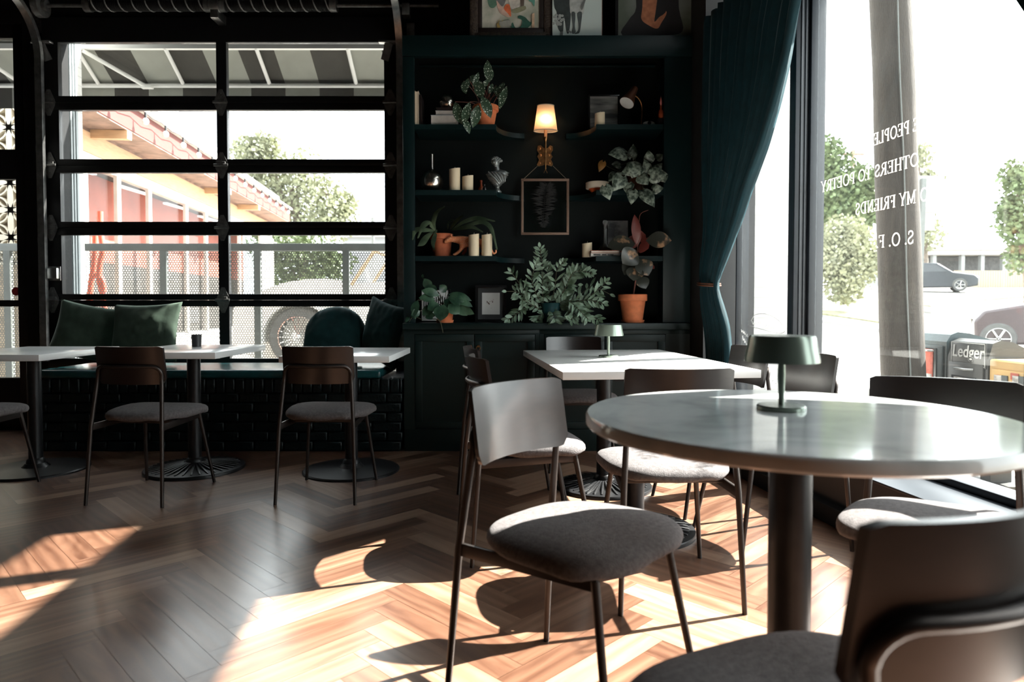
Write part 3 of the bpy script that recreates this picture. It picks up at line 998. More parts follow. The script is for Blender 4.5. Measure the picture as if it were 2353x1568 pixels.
def bench_table(x, y, ztop, ribbed, label):
    t = thing('pedestal_table', label, 'table', (x, y, 0), 0, 'white tables along the bench')
    MB().bx((x - .30, y - .39, ztop - .036), (x + .30, y + .375, ztop), 0.003).build('tabletop', 'bench_top', t)
    pedestal(t, x, y, ztop - .036, 0.038, 0.285, ribbed)
    return t
bench_table(-2.87, 4.09, 0.724, False, 'white topped pedestal table cut by the photo edge, beside the side door')
bench_table(-1.92, 4.11, 0.735, True, 'white topped pedestal table on a ribbed iron base with a black cup on it')
bench_table(-0.965, 4.08, 0.717, False, 'white topped pedestal table nearest the bookcase, in front of two pillows')

# long white table
FLc, FRc, BLc, BRc = V((.204, 2.807)), V((1.055, 2.894)), V((.0746, 4.179)), V((.922, 4.262))
cc = (FLc + FRc + BLc + BRc) / 4
LT = thing('long_table', 'long white quartz table on two ribbed iron pedestals, half in sunlight', 'table', (cc.x, cc.y, 0))
m_ = MB()
ang = atan2((FRc - FLc).y, (FRc - FLc).x)
m_.box((cc.x, cc.y, .700), ((FRc - FLc).length, (BLc - FLc).length, .034), M.Rotation(ang, 3, 'Z'), 0.003)
m_.build('tabletop', 'white_top', LT)
pedestal(LT, 0.54, 2.97, .683, 0.039, 0.262, True)
pedestal(LT, 0.50, 3.70, .683, 0.039, 0.262, True)

# round marble table
def marble():
    m, nt, b = newmat('grey_marble')
    tc = nd(nt, 'ShaderNodeTexCoord')
    n1 = nd(nt, 'ShaderNodeTexNoise', Scale=3.2, Detail=8.0, Distortion=1.4)
    nt.links.new(tc.outputs['Object'], n1.inputs['Vector'])
    cr = nd(nt, 'ShaderNodeValToRGB'); e = cr.color_ramp.elements
    e[0].position = 0.3; e[0].color = (0.42, 0.45, 0.44, 1); e[1].position = 0.7; e[1].color = (0.80, 0.81, 0.79, 1)
    k = e.new(0.48); k.color = (0.66, 0.68, 0.67, 1)
    nt.links.new(n1.outputs['Fac'], cr.inputs[0]); nt.links.new(cr.outputs[0], b.inputs['Base Color'])
    b.inputs['Roughness'].default_value = 0.09
    return m
MT['marble'] = marble()
RT = thing('round_table', 'round grey marble table on a black steel column near the window', 'table', (.5906, 1.438, 0))
m_ = MB(); r = .432
m_.lathe([(0, .732), (r - .005, .732), (r, .737), (r, .755), (r - .004, .76), (0, .76)], (.5906, 1.438, 0), 120)
m_.build('tabletop', 'marble', RT)
pedestal(RT, .5906, 1.438, .732, 0.0435, 0.235, True)

# ================================================================== lamps, cup
def table_lamp(x, y, z, label, h=0.164, k=1.0):
    t = thing('table_lamp', label, 'lamp', (x, y, z), 0, 'small metal table lamps')
    c = V((x, y, z))
    MB().lathe([(0, 0), (.052 * k, 0), (.052 * k, .007), (.049 * k, .010), (0.010, .012), (0, .012)], c, 40).build('base', 'lamp_green', t)
    MB().lathe([(0.0062, .010), (.0065, .03), (.0085, .075), (.0075, .105), (.008, h - .055), (.014, h - .048), (0, h - .044)], c, 20).build('stem', 'lamp_green', t)
    MB().lathe([(.0795 * k, h - .058), (.079 * k, h - .050), (.0735 * k, h - .025), (.0705 * k, h - .006), (.068 * k, h), (0, h), (0, h - .003), (.066 * k, h - .003), (.071 * k, h - .025), (.0775 * k, h - .058)], c, 48).build('lamp_shade', 'lamp_green', t)
    return t
pB = G(1795, 941, .76)
table_lamp(pB.x, pB.y, .7603, 'dark sage metal table lamp with a wide shade on the round marble table')
pB = G(1398, 821, .717)
table_lamp(pB.x, pB.y, .7173, 'pale sage metal table lamp standing on the long white table', .172)
pB = G(452, 797, .735)
cu = MB(); cu.lathe([(0, 0), (.027, 0), (.031, .075), (.029, .075), (.025, .006), (0, .006)], (pB.x, pB.y, .7353), 28)
tag(cu.build('cup', 'black_plastic'), 'small black cup on the middle bench table', 'cup')

# ================================================================== brick bench
bb = MB(); rb = random.Random(11)
BX0, BX1, BY = -3.25, -0.745, 4.60
bb.bx((BX0 + .02, BY + .02, 0), (BX1 - .02, 5.29, .485))
hgt = [0.005 + 0.0655 * i for i in range(6)]
for r_, z0 in enumerate(hgt):
    x = BX0 + (0 if r_ % 2 else -0.10)
    while x < BX1:
        a, c = max(x + .004, BX0), min(x + .196, BX1)
        if c - a > .02:
            j = rb.uniform(-.003, .003)
            bb.bx((a, BY + j, z0 + .003), (c, BY + .06, z0 + .062), 0.006, 1)
        x += .2
x = BX0
while x < BX1 - .01:
    bb.bx((x + .003, BY + rb.uniform(-.004, .002), .401), (min(x + .062, BX1), BY + .12, .4945), 0.006, 1)
    x += .0655
for r_, z0 in enumerate(hgt):                       # return end by the cabinets
    bb.bx((BX1 - .06, BY + .07 + (.0 if r_ % 2 else .1), z0 + .003), (BX1, BY + .27, z0 + .062), 0.006, 1)
tag(bb.build('brick_bench', 'brick_teal'), 'low dark teal painted brick bench below the garage door', 'bench')
cs = MB()
cs.bx((-3.22, 4.59, .4965), (-0.885, 5.22, .556), 0.022, 4)
tag(cs.build('bench_cushion', 'leather'), 'long glossy teal leather cushion on the brick bench', 'cushion')

def pillow(c, w, h, T, yaw, tilt, roll, label, m='velvet', seed=0, slump=0.0, rnd=0.0):
    m_ = MB(); N = 26
    def pt(i, j, s):
        u, v = -1 + 2 * i / N, -1 + 2 * j / N
        x = w / 2 * u * (1 - .09 * (1 - v * v)); z = h / 2 * v * (1 - .09 * (1 - u * u))
        if rnd:
            x = w / 2 * (u * sqrt(max(0, 1 - v * v * .5)) if v > 0 else u); z = h / 2 * (v * sqrt(max(0, 1 - u * u * .5)) if v > 0 else v)
        th = T / 2 * ((1 - u * u) ** .5) * ((1 - v * v) ** .5)
        p = V((x, 0, z)); k_ = 1.9 if rnd else 1.0
        wr = mnoise.noise(V((x * 9 + seed, z * 9, seed * 3.1 + s))) * .012 * k_ + mnoise.noise(V((x * 24, z * 20 + seed, s))) * .005 * k_
        if rnd: wr += .012 * sin(u * 26 + 4 * v) * max(0, v) ** 3
        edge = max(abs(u), abs(v))
        wr2 = .008 * sin(22 * u + 3 * v + seed) * (edge ** 6) * (1 - edge)
        y = s * (th + (wr * (1 - edge ** 4) + wr2 * 6) * (1 if th > 0 else 0))
        if slump: z -= slump * (1 - u * u) * (v > 0) * v * .1
        return V((x, y, z))
    A = [[m_.bm.verts.new(pt(i, j, -1)) for j in range(N + 1)] for i in range(N + 1)]
    B = [[m_.bm.verts.new(pt(i, j, 1)) if 0 < i < N and 0 < j < N else A[i][j] for j in range(N + 1)] for i in range(N + 1)]
    for i in range(N):
        for j in range(N):
            m_.bm.faces.new((A[i][j], A[i + 1][j], A[i + 1][j + 1], A[i][j + 1]))
            try: m_.bm.faces.new((B[i][j], B[i][j + 1], B[i + 1][j + 1], B[i + 1][j]))
            except ValueError: pass
    rot = M.Rotation(yaw, 4, 'Z') @ M.Rotation(tilt, 4, 'X') @ M.Rotation(roll, 4, 'Y')
    m_.xf(M.Translation(V(c)) @ rot)
    return tag(m_.build('pillow', m, smooth=180), label, 'pillow', 'velvet pillows on the bench')
pillow((-3.18, 5.13, .79), .52, .44, .15, R(8), R(-14), R(10), 'dark green velvet pillow beside the curved door track, partly behind another green pillow', 'velvet', 1)
pillow((-2.70, 5.02, .793), .54, .45, .17, R(-6), R(-14), R(-2), 'dark green velvet pillow with pointed corners catching the sun', 'velvet', 2)
pillow((-1.31, 5.05, .782), .46, .42, .20, R(-4), R(-16), R(2), 'rounded slumped teal velvet pillow next to the pointed teal one', 'velvet_teal', 3, 0.0, 1.0)
pillow((-0.93, 4.90, .80), .43, .46, .15, R(-42), R(-6), R(13), 'pointed teal velvet pillow leaning in the corner by the bookcase', 'velvet_teal', 4)

# ================================================================== bookcase and cabinets
YF, YBk = 4.62, 4.93
BC = thing('bookcase', 'dark teal built-in bookcase with curved open shelves', 'bookcase', (0.2, 4.8, .874))
zc = .873
xl, xr = xpx(953.5, YF), xpx(1523, YF)
zb0, zb1 = zpx(130, YF), zpx(82.5, YF)
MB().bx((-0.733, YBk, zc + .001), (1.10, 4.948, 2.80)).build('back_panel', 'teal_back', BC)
s = MB(); s.bx((-0.733, YF, zc + .001), (xl, YF + .035, zb0 - .001), 0.002); s.bx((-0.733, YF + .034, zc + .001), (-0.70, YBk, zb0)); s.build('side_panel', 'teal', BC)
s = MB(); s.bx((xr, YF, zc + .001), (1.205, YF + .035, zb0 - .001), 0.002); s.bx((xr + .03, YF + .034, zc + .001), (xr + .06, YBk, zb0)); s.build('side_panel', 'teal', BC)
s = MB(); s.bx((-0.733, YF - .012, zb0), (1.203, YF + .035, zb1), 0.003); s.bx((-0.733, YF + .034, zb1 - .024), (1.10, 5.395, zb1 - .01)); s.build('beam', 'teal', BC)
MB().bx((xl, YBk - .02, zpx(156, YBk)), (xr, YBk - .001, zpx(151, YBk)), 0.003).build('moulding', 'teal', BC)
SHZ = [zpx(285.5, 4.63), zpx(436.5, 4.63), zpx(588.5, 4.63)]
def shelf(z, left):
    x1 = xpx(1140, 4.63) if left else xpx(1369, 4.63)
    x2 = xpx(1205, 4.89) if left else xpx(1300, 4.89)
    xe = xl - .0 if left else xr + .0
    poly = [(xe, 4.632), (x1, 4.632)]
    for k in range(1, 15):
        a = pi / 2 * k / 14
        poly.append((x2 - (x2 - x1) * cos(a), 4.632 + (4.878 - 4.632) * sin(a)))
    poly += [(x2, YBk - .0005), (xe, YBk - .0005)]
    m_ = MB().prism(poly, z - .034, z)
    m_.build('shelf', 'teal', BC, smooth=30)
for z in SHZ:
    shelf(z, True); shelf(z, False)

MT['teal_cab'] = mat('teal_cabinet_paint', (0.0042, 0.0125, 0.0118), 0.42, var=0.1, scale=3, spec=0.35)
def cabinet(x0, x1, xb1, doors, label, handles):
    t = thing('base_cabinet', label, 'cabinet', ((x0 + x1) / 2, YF, 0), 0, 'base cabinets under the bookcase')
    c = MB()
    zt, zd, zp = .829, zpx(768, YF), zpx(987, YF)
    c.bx((x0, YF + .03, .0), (xb1, YBk, zt))
    edges = [x0] + [e for d in doors for e in d] + [x1]
    c.bx((x0, YF, 0), (x1, YF + .029, zp), 0.002)
    c.bx((x0, YF, zd), (x1, YF + .029, zt), 0.002)
    c.bx((x0, YF, zp - .001), (edges[1], YF + .028, zd + .001))
    c.bx((edges[-2], YF, zp - .001), (x1, YF + .028, zd + .001))
    c.build('carcass', 'teal_cab', t)
    for k, (a, e) in enumerate(doors):
        d = MB()
        a += .003; e -= .003; lo, hi = zp + .003, zd - .003
        w = .048
        for q in (((a, lo), (e, lo + w)), ((a, hi - w), (e, hi)), ((a, lo + w - .001), (a + w, hi - w + .001)), ((e - w, lo + w - .001), (e, hi - w + .001))):
            d.bx((q[0][0], YF - .003, q[0][1]), (q[1][0], YF + .018, q[1][1]), 0.0015)
        d.bx((a + w - .002, YF + .009, lo + w - .002), (e - w + .002, YF + .015, hi - w + .002))
        do = d.build('door', 'teal_cab', t)
        if handles:
            hx = (e - .024) if k == 0 else (a + .024)
            hz = zpx(796, YF)
            h = MB()
            h.lathe([(0, 0), (.010, 0), (.010, .004), (.004, .012), (0, .012)], (hx, YF - .003, hz), 14, M.Rotation(R(90), 4, 'X'))
            h.tube([V((hx + .013 * cos(2 * pi * i / 18), YF - .013, hz - .013 + .015 * sin(2 * pi * i / 18))) for i in range(18)], .0022, 6, True)
            lab(h.build('handle', 'brass', do), 'aged brass ring pull')
xm = xpx(1240, YF)
cabinet(-0.733, xm - .001, xm - .001, [(xpx(952, YF), xpx(1090, YF)), (xpx(1090, YF), xpx(1230, YF))], 'dark teal base cabinet with two ring pulls, beside the brick bench', True)
cabinet(xm + .001, 1.205, 1.10, [(xpx(1250, YF), xpx(1390, YF)), (xpx(1390, YF), xpx(1530, YF))], 'dark teal base cabinet behind the long white table, next to the curtain', False)
ct = MB(); ct.bx((-0.736, 4.585, .830), (1.20, YF + .02, .873), 0.003); ct.bx((-0.733, YF + .019, .830), (1.14, YBk + .018, .873))
tag(ct.build('countertop', 'teal_cab'), 'dark teal painted counter slab under the plants', 'countertop')

# ================================================================== curtains
def curtain(name, label, n0, tabL, tabR, folds, amp, tie_z, tie_u, tie_w, ztop, zbot, seed=0):
    """tabL / tabR: (z, u) tables of the two borders"""
    t = thing(name, label, 'curtain', WR(tie_u, n0, zbot))
    m_ = MB(); NU, NV = folds * 8, 60
    def fn(s, v):
        z = ztop + (zbot - ztop) * v
        l, r_ = interp(tabL, z), interp(tabR, z)
        u = l + (r_ - l) * s
        w = abs(r_ - l)
        a = amp * (0.45 + 0.55 * min(1, w / 0.6))
        ph = 2 * pi * folds * s + 0.5 * sin(3 * s + seed) + 0.35 * sin(v * 5 + s * 9)
        pin = 1.0 - 0.45 * math.exp(-((z - tie_z) / .10) ** 2)
        n = n0 + a * pin * sin(ph) + .35 * a * sin(2.3 * ph + 1 + seed)
        bulge = -0.05 * math.exp(-((z - tie_z) / .25) ** 2)
        return WR(u + .006 * sin(ph * 1.5), n + bulge, z)
    m_.grid(fn, NU + 1, NV + 1)
    o = m_.build('cloth', 'curtain', t, smooth=180)
    so = o.modifiers.new('thickness', 'SOLIDIFY'); so.thickness = 0.003
    tb = MB()
    ring = [WR(tie_u + (tie_w / 2 + .012) * cos(2 * pi * i / 24), n0 - .05 + .062 * sin(2 * pi * i / 24), tie_z + .008 * cos(2 * pi * i / 24)) for i in range(24)]
    tb.tube(ring, .006, 8, True)
    tb.tube([p + V((0, 0, .012)) for p in ring], .004, 8, True)
    hk = ring[0]
    tb.build('tieback', 'copper_dk', t)
    return t
def tab(pts, n):
    q = sorted((UZ(x, y, n)[::-1] for x, y in pts))
    return [(z, u) for z, u in q]
curtain('curtain', 'dark teal velvet curtain tied back beside the bookcase', 0.0,
        [(0, 4.36), (.5, 4.36), (.9, 4.37), (1.10, 4.38), (1.2, 4.39), (1.5, 4.42), (2.0, 4.455), (2.6, 4.46), (4, 4.46)],
        [(0, 4.10), (.5, 4.11)] + tab([(1676, 800), (1676, 745), (1671, 700), (1665, 655), (1675, 610), (1690, 540), (1722, 430), (1760, 330), (1790, 230), (1815, 130), (1838, 0)], 0.0) + [(2.9, 3.15)],
        13, 0.035, 1.118, 4.275, .17, 2.81, 0.02)
curtain('curtain', 'dark teal velvet curtain showing only at the photo corner by the lettered window', 0.08,
        [(0, 1.30), (1.0, 1.22), (1.2, 1.20), (1.6, 1.05), (4, 0.95)],
        [(0, 1.44), (.8, 1.44), (1.08, 1.40), (1.14, 1.42), (1.3, 1.66), (1.48, 1.87), (1.64, 2.01), (1.75, 2.09), (1.86, 2.15), (2.01, 2.24), (2.3, 2.40), (2.9, 2.64)],
        13, 0.030, 1.11, 1.31, .16, 2.81, 0.02, 2.0)
rod = MB(); rod.cyl(WR(0.9, .02, 2.828), WR(4.465, .04, 2.828), .016)
for u in (0.92, 2.6, 4.40): rod.cyl(WR(u, .03, 2.828), WR(u, .288, 2.87), .009)
tag(rod.build('curtain_rod', 'black_iron'), 'black rod carrying both velvet curtains in front of the street windows', 'curtain rod')
# ================================================================== things on the shelves
S1, S2, S3 = SHZ
YS = 4.70                                       # working depth on the shelves
def sx(px, Y=YS): return xpx(px, Y)

def candle(px0, px1, ytop, zb, Y, label, dip=0.012, grp='cream wax candles'):
    x0, x1 = xpx(px0, Y), xpx(px1, Y)
    r = (x1 - x0) / 2; c = V(((x0 + x1) / 2, Y, zb + .0008))
    h = zpx(ytop, Y) - zb
    t = thing('candle', label, 'candle', c, 0, grp)
    m_ = MB(); seg = 32
    rings = []
    for k_, (s, z, wv) in enumerate([(0, 0, 0), (.98, 0, 0), (1, .004, 0), (1, h - .012, 0.6), (1, h - .003, 1), (.9, h - .004, 1), (.82, h - .012, .5), (0, h - .02, 0)]):
        if s == 0: rings.append([m_.bm.verts.new(c + V((0, 0, z)))]); continue
        rings.append([m_.bm.verts.new(c + V((r * s * cos(2 * pi * i / seg), r * s * sin(2 * pi * i / seg), z - wv * dip * (0.5 - 0.5 * cos(2 * pi * i / seg - 0.6))))) for i in range(seg)])
    for A, B in zip(rings, rings[1:]):
        for i in range(seg):
            j = (i + 1) % seg
            if len(A) == 1: m_.bm.faces.new((A[0], B[j], B[i]))
            elif len(B) == 1: m_.bm.faces.new((A[i], A[j], B[0]))
            else: m_.bm.faces.new((A[i], A[j], B[j], B[i]))
    m_.build('wax', 'wax', t, smooth=50)
    MB().tube([c + V((0, 0, h - .02)), c + V((.001, 0, h - .008)), c + V((.003, 0, h + .002))], .0014, 6).build('wick', 'wick', t)
candle(1033, 1058, 385, S2, 4.70, 'tall cream pillar candle on the middle shelf beside the silver bottle vase')
candle(1063, 1088, 402, S2, 4.70, 'short cream pillar candle on the middle shelf beside the taller one')
candle(1077, 1101, 536, S3, 4.672, 'cream pillar candle in front of the middle of the leopard figurine')
candle(1107, 1131, 536, S3, 4.672, 'cream pillar candle in front of the tail end of the leopard figurine')
candle(1337, 1360, 556, S3, 4.76, 'cream pillar candle with a slanted top beside two stacked paperbacks')
candle(1365, 1388, 257, S1, 4.68, 'cream pillar candle standing before the small photo on the top shelf')

def pot(t, x, y, z, rb, rt, h, m, saucer=True, soil=True, rim=True):
    c = V((x, y, z + .0008)); z0 = 0.0
    if saucer:
        MB().lathe([(0, 0), (rb * 1.12, 0), (rb * 1.22, .018), (rb * 1.16, .018), (rb * 1.08, .006), (0, .006)], c, 36).build('saucer', m, t)
        z0 = .0065
    pr = [(0, z0), (rb, z0), (rb + (rt * .92 - rb) * .78, h * .76)]
    pr += [(rt * .98, h * .765), (rt, h * .80), (rt, h - .004), (rt - .004, h), (rt - .012, h), (rt - .016, h * .84), (0, h * .84)] if rim else [(rt, h), (rt - .006, h), (rt - .012, h * .85), (0, h * .85)]
    MB().lathe(pr, c, 40).build('pot', m, t, smooth=35)
    if soil:
        MB().lathe([(0, h * .86), (rt - .02, h * .85), (rt - .018, h * .80), (0, h * .80)], c, 24).build('soil', 'soil', t)
    return c + V((0, 0, h * .86))

def leafmat(name, c1, c2, scale, kind='noise', rough=0.4, edge=None):
    m, nt, b = newmat(name)
    tc = nd(nt, 'ShaderNodeTexCoord')
    cr = nd(nt, 'ShaderNodeValToRGB'); e = cr.color_ramp.elements
    e[0].color = (*c1, 1); e[1].color = (*c2, 1)
    if kind == 'dots':
        n = nd(nt, 'ShaderNodeTexVoronoi', Scale=scale)
        nt.links.new(tc.outputs['Object'], n.inputs['Vector'])
        e[0].position = 0.22; e[1].position = 0.30; e[0].color = (*c2, 1); e[1].color = (*c1, 1)
        nt.links.new(n.outputs['Distance'], cr.inputs[0])
    else:
        n = nd(nt, 'ShaderNodeTexNoise', Scale=scale, Detail=4.0)
        nt.links.new(tc.outputs['Object'], n.inputs['Vector'])
        e[0].position = 0.40; e[1].position = 0.62
        nt.links.new(n.outputs['Fac'], cr.inputs[0])
    nt.links.new(cr.outputs[0], b.inputs['Base Color'])
    b.inputs['Roughness'].default_value = rough
    return m
MT['leaf_dots'] = leafmat('spotted_leaf', (0.040, 0.075, 0.045), (0.70, 0.75, 0.66), 80, 'dots', .35)
MT['leaf_silver'] = leafmat('silver_leaf', (0.022, 0.038, 0.026), (0.26, 0.31, 0.255), 42, rough=.4)
MT['leaf_dark'] = leafmat('dark_leaf', (0.014, 0.045, 0.026), (0.06, 0.12, 0.07), 12, rough=.35)
MT['leaf_stag'] = leafmat('strap_leaf', (0.035, 0.060, 0.032), (0.095, 0.13, 0.075), 9, rough=.5)
MT['leaf_fern'] = leafmat('blue_fern_leaf', (0.05, 0.085, 0.045), (0.24, 0.34, 0.25), 14, rough=.5)
MT['leaf_rubber'] = leafmat('variegated_rubber_leaf', (0.030, 0.032, 0.026), (0.36, 0.21, 0.12), 13, rough=.3)
MT['leaf_rubber'].node_tree.nodes['Color Ramp'].color_ramp.elements[0].position = 0.56
MT['leaf_rubber'].node_tree.nodes['Color Ramp'].color_ramp.elements[1].position = 0.66
MT['leaf_red'] = mat('red_underside_leaf', (0.12, 0.022, 0.017), 0.4)

def P2(px, py, Y): return AT(px, py, Y)
NF = V((0, -1, 0.25))

# --- spotted begonia
t = thing('potted_begonia', 'white spotted begonia in a terracotta pot at the top shelf edge', 'plant', (sx(1113), 4.70, S1))
top = pot(t, xpx(1116, 4.72), 4.74, S1, .058, .090, .150, 'terracotta')
fo, sm = MB(), MB()
LV = [(1122, 190, 1120, 138, 16, 4.70), (1124, 190, 1128, 154, 13, 4.72), (1066, 186, 1071, 216, 14, 4.62), (1076, 180, 1072, 206, 11, 4.64), (1086, 202, 1100, 166, 10, 4.70),
      (1100, 184, 1108, 228, 22, 4.60), (1106, 220, 1128, 272, 20, 4.58), (1100, 240, 1086, 294, 20, 4.575), (1046, 234, 1062, 286, 20, 4.56), (1080, 234, 1064, 288, 17, 4.55),
      (1064, 270, 1079, 308, 14, 4.55), (1156, 190, 1145, 230, 13, 4.63), (1165, 198, 1148, 252, 15, 4.60), (1132, 192, 1124, 216, 10, 4.70), (1150, 212, 1160, 190, 9, 4.66), (1092, 172, 1082, 190, 12, 4.76), (1112, 200, 1120, 184, 10, 4.7), (1140, 196, 1143, 222, 10, 4.7)]
for i, (a, b_, c, d, w, Y) in enumerate(LV):
    w_ = w * Y / F
    fo.leaf(P2(a, b_, Y), P2(c, d, Y - .01), w_ * 1.2, NF + V((.35 * sin(i * 2.1), 0, .2 * cos(i))), .18, .22, 7, .55)
    pa = P2(a, b_, Y)
    st0 = top + V((.03 * sin(i * 1.7), .02 * cos(i * 2.3), -.01))
    mid = (pa + st0) / 2 + V((0, .02, .03))
    sm.tube(bez([st0, mid, pa], 5), .0022, 5)
fo.build('foliage', 'leaf_dots', t, smooth=60); sm.build('stem', 'stem_red', t)

# --- books and silver ball
def book(x0, x1, y0, y1, z0, z1, cov, label, grp, pages='page_white', vertical=False, ang=0, spine='y0'):
    c = V(((x0 + x1) / 2, (y0 + y1) / 2, z0))
    t = thing('book', label, 'book', c, 0, grp)
    cm = MB(); pm = MB(); th = .0025
    if not vertical:
        cm.bx((x0, y0, z0), (x1, y1, z0 + th)); cm.bx((x0, y0, z1 - th), (x1, y1, z1)); cm.bx((x0, y1 - th, z0 + th), (x1, y1, z1 - th))
        pm.bx((x0 + .003, y0 + .003, z0 + th), (x1 - .003, y1 - th, z1 - th))
    else:
        cm.bx((x0, y0, z0), (x0 + th, y1, z1)); cm.bx((x1 - th, y0, z0), (x1, y1, z1)); cm.bx((x0 + th, y1 - th, z0), (x1 - th, y1, z1))
        pm.bx((x0 + th, y0 + .003, z0 + .003), (x1 - th, y1 - th, z1 - .004))
    for m_ in (cm, pm):
        if ang: m_.xf(M.Translation(c) @ M.Rotation(ang, 4, 'Y') @ M.Translation(-c))
    cm.build('cover', cov, t); pm.build('pages', pages, t)
    return t
zq = S1 + .001
book(xl + .0015, xpx(964, 4.66), 4.65, 4.82, zq, zpx(210, 4.66), 'page', 'cream book standing upright at the end of the top shelf', 'books on the top shelf', 'page', True)
book(xpx(967.5, 4.66), xpx(971.5, 4.66), 4.66, 4.82, zq + .001, zpx(216, 4.66), 'dark_cover', 'thin black book leaning beside the upright cream book', 'books on the top shelf', 'dark_cover', True, R(-2))
book(xpx(991.5, 4.66), xpx(1050, 4.66), 4.65, 4.84, zq, zpx(265, 4.66), 'blue_cover', 'blue grey hardback at the bottom of the top shelf pile', 'books on the top shelf')
book(xpx(1002, 4.66), xpx(1048, 4.66), 4.655, 4.82, zpx(265, 4.66) + .0006, zpx(254.5, 4.66), 'paper_grey', 'pale hardback in the middle of the top shelf pile', 'books on the top shelf')
book(xpx(1003.5, 4.66), xpx(1045, 4.66), 4.66, 4.80, zpx(254.5, 4.66) + .0006, zpx(247, 4.66), 'dark_cover', 'dark brown book on top of the shelf pile, under the silver vase', 'books on the top shelf', 'dark_cover')
cb_ = P2(1027, 228, 4.73); rr = .052
b = MB(); zz = zpx(247, 4.66) + .001
b.lathe([(0, 0), (.022, 0), (.040, .012), (.051, .036), (.052, .054), (.045, .08), (.028, .100), (.018, .106), (.018, .100), (.030, .085), (0, .07)], (cb_.x, 4.735, zz), 40)
tag(b.build('round_vase', 'silver'), 'round silver metal vase on the pile of books', 'vase')

# --- top shelf, window end
def frame(name, label, cat, px0, px1, y0, y1, Y, wf, depth, mf, mp, tilt=0.0, zb=None, group=None, matw=0, mm=None):
    A, B = P2(px0, y1, Y), P2(px1, y0, Y)
    x0, x1, z0, z1 = A.x, B.x, (A.z if zb is None else zb), B.z
    c = V(((x0 + x1) / 2, Y, z0))
    t = thing(name, label, cat, c, 0, group)
    X = M.Translation(c) @ M.Rotation(tilt, 4, 'X') @ M.Translation(-c)
    f = MB()
    f.bx((x0, Y - depth / 2, z0), (x1, Y + depth / 2, z0 + wf), .0015); f.bx((x0, Y - depth / 2, z1 - wf), (x1, Y + depth / 2, z1), .0015)
    f.bx((x0, Y - depth / 2 + .0003, z0 + wf - .001), (x0 + wf, Y + depth / 2, z1 - wf + .001)); f.bx((x1 - wf, Y - depth / 2 + .0003, z0 + wf - .001), (x1, Y + depth / 2, z1 - wf + .001))
    f.xf(X).build('frame', mf, t)
    a0, a1, b0, b1 = x0 + wf, x1 - wf, z0 + wf, z1 - wf
    if matw:
        MB().bx((a0, Y, b0), (a1, Y + .002, b1)).xf(X).build('mat', mm, t)
        a0 += matw; a1 -= matw; b0 += matw * 1.25; b1 -= matw * 1.25
        MB().bx((a0, Y - .002, b0), (a1, Y - .0002, b1)).xf(X).build('picture', mp, t)
    else:
        MB().bx((a0, Y, b0), (a1, Y + .003, b1)).xf(X).build('picture', mp, t)
    return t, X, (a0, a1, b0, b1)
def gradmat(name, c1, c2, axis='Z', sc=(3, 3, 3)):
    m, nt, b = newmat(name)
    tc = nd(nt, 'ShaderNodeTexCoord'); n = nd(nt, 'ShaderNodeTexNoise', Scale=1.0, Detail=5.0)
    mp = nd(nt, 'ShaderNodeMapping'); mp.inputs['Scale'].default_value = sc
    nt.links.new(tc.outputs['Object'], mp.inputs[0]); nt.links.new(mp.outputs[0], n.inputs['Vector'])
    cr = nd(nt, 'ShaderNodeValToRGB'); e = cr.color_ramp.elements
    e[0].position = .42; e[1].position = .58; e[0].color = (*c1, 1); e[1].color = (*c2, 1)
    nt.links.new(n.outputs['Fac'], cr.inputs[0]); nt.links.new(cr.outputs[0], b.inputs['Base Color']); b.inputs['Roughness'].default_value = .6
    return m
MT['seascape'] = gradmat('grey_seascape_print', (0.05, 0.055, 0.055), (0.30, 0.30, 0.28), sc=(2, 2, 14))
frame('picture_frame', 'small frame with a grey seascape print on the top shelf', 'picture', 1352, 1424, 216, 284, 4.80, .012, .016, 'black_gloss', 'seascape', R(-4), S1 + .001)
# gooseneck lamp
t = thing('reading_lamp', 'brown gooseneck reading lamp with a white lined shade on the top shelf', 'lamp', (xpx(1474, 4.78), 4.78, S1))
p0 = P2(1474, 283, 4.78)
MB().lathe([(0, 0), (.05, 0), (.05, .008), (.012, .014), (0, .014)], (p0.x, 4.80, S1 + .001), 28).build('base', 'copper_dk', t)
neck = bez([V((p0.x, 4.80, S1 + .013)), P2(1475, 262, 4.80), P2(1474, 240, 4.79), P2(1466, 225, 4.77), P2(1456, 219, 4.76)], 6)
MB().tube(neck, .004, 8).build('neck', 'brass', t)
tipc = P2(1440, 237, 4.705)
apex = P2(1458, 205, 4.755)
ax = (tipc - apex).normalized()
rt = ax.to_track_quat('Z', 'Y').to_matrix()
L_ = (tipc - apex).length
MB().lathe([(0, -.01), (.022, -.008), (.030, L_ * .4), (.052, L_), (.0505, L_), (.029, L_ * .42), (.018, .0), (0, .0)], apex, 32, rt).build('lamp_shade', 'copper_dk', t)
m_ = MB(); m_.lathe([(.0500, L_ - .0005), (.0285, L_ * .43), (.017, .004), (0, .004)], apex, 32, rt); m_.lathe([(0, .03), (.012, .04), (.017, .058), (.012, .07), (0, .074)], apex, 16, rt)
lab(m_.build('shade_lining', 'paper', t), 'white enamel lining and bulb')
# eye ornament
t = thing('eye_ornament', 'white ceramic eye ornament with a dark pupil on the top shelf', 'ornament', (xpx(1491, 4.68), 4.68, S1))
c = P2(1491, 278, 4.68); c.z = S1 + .017
e = MB(); e.ell(c, (.042, .018, .0165)); e.build('eyeball', 'paper', t, smooth=180)
e = MB(); e.lathe([(0, .0), (.012, .0), (.012, .003), (0, .004)], c + V((0, -.0165, 0)), 20, M.Rotation(R(90), 4, 'X')); e.build('pupil', 'black_gloss', t)
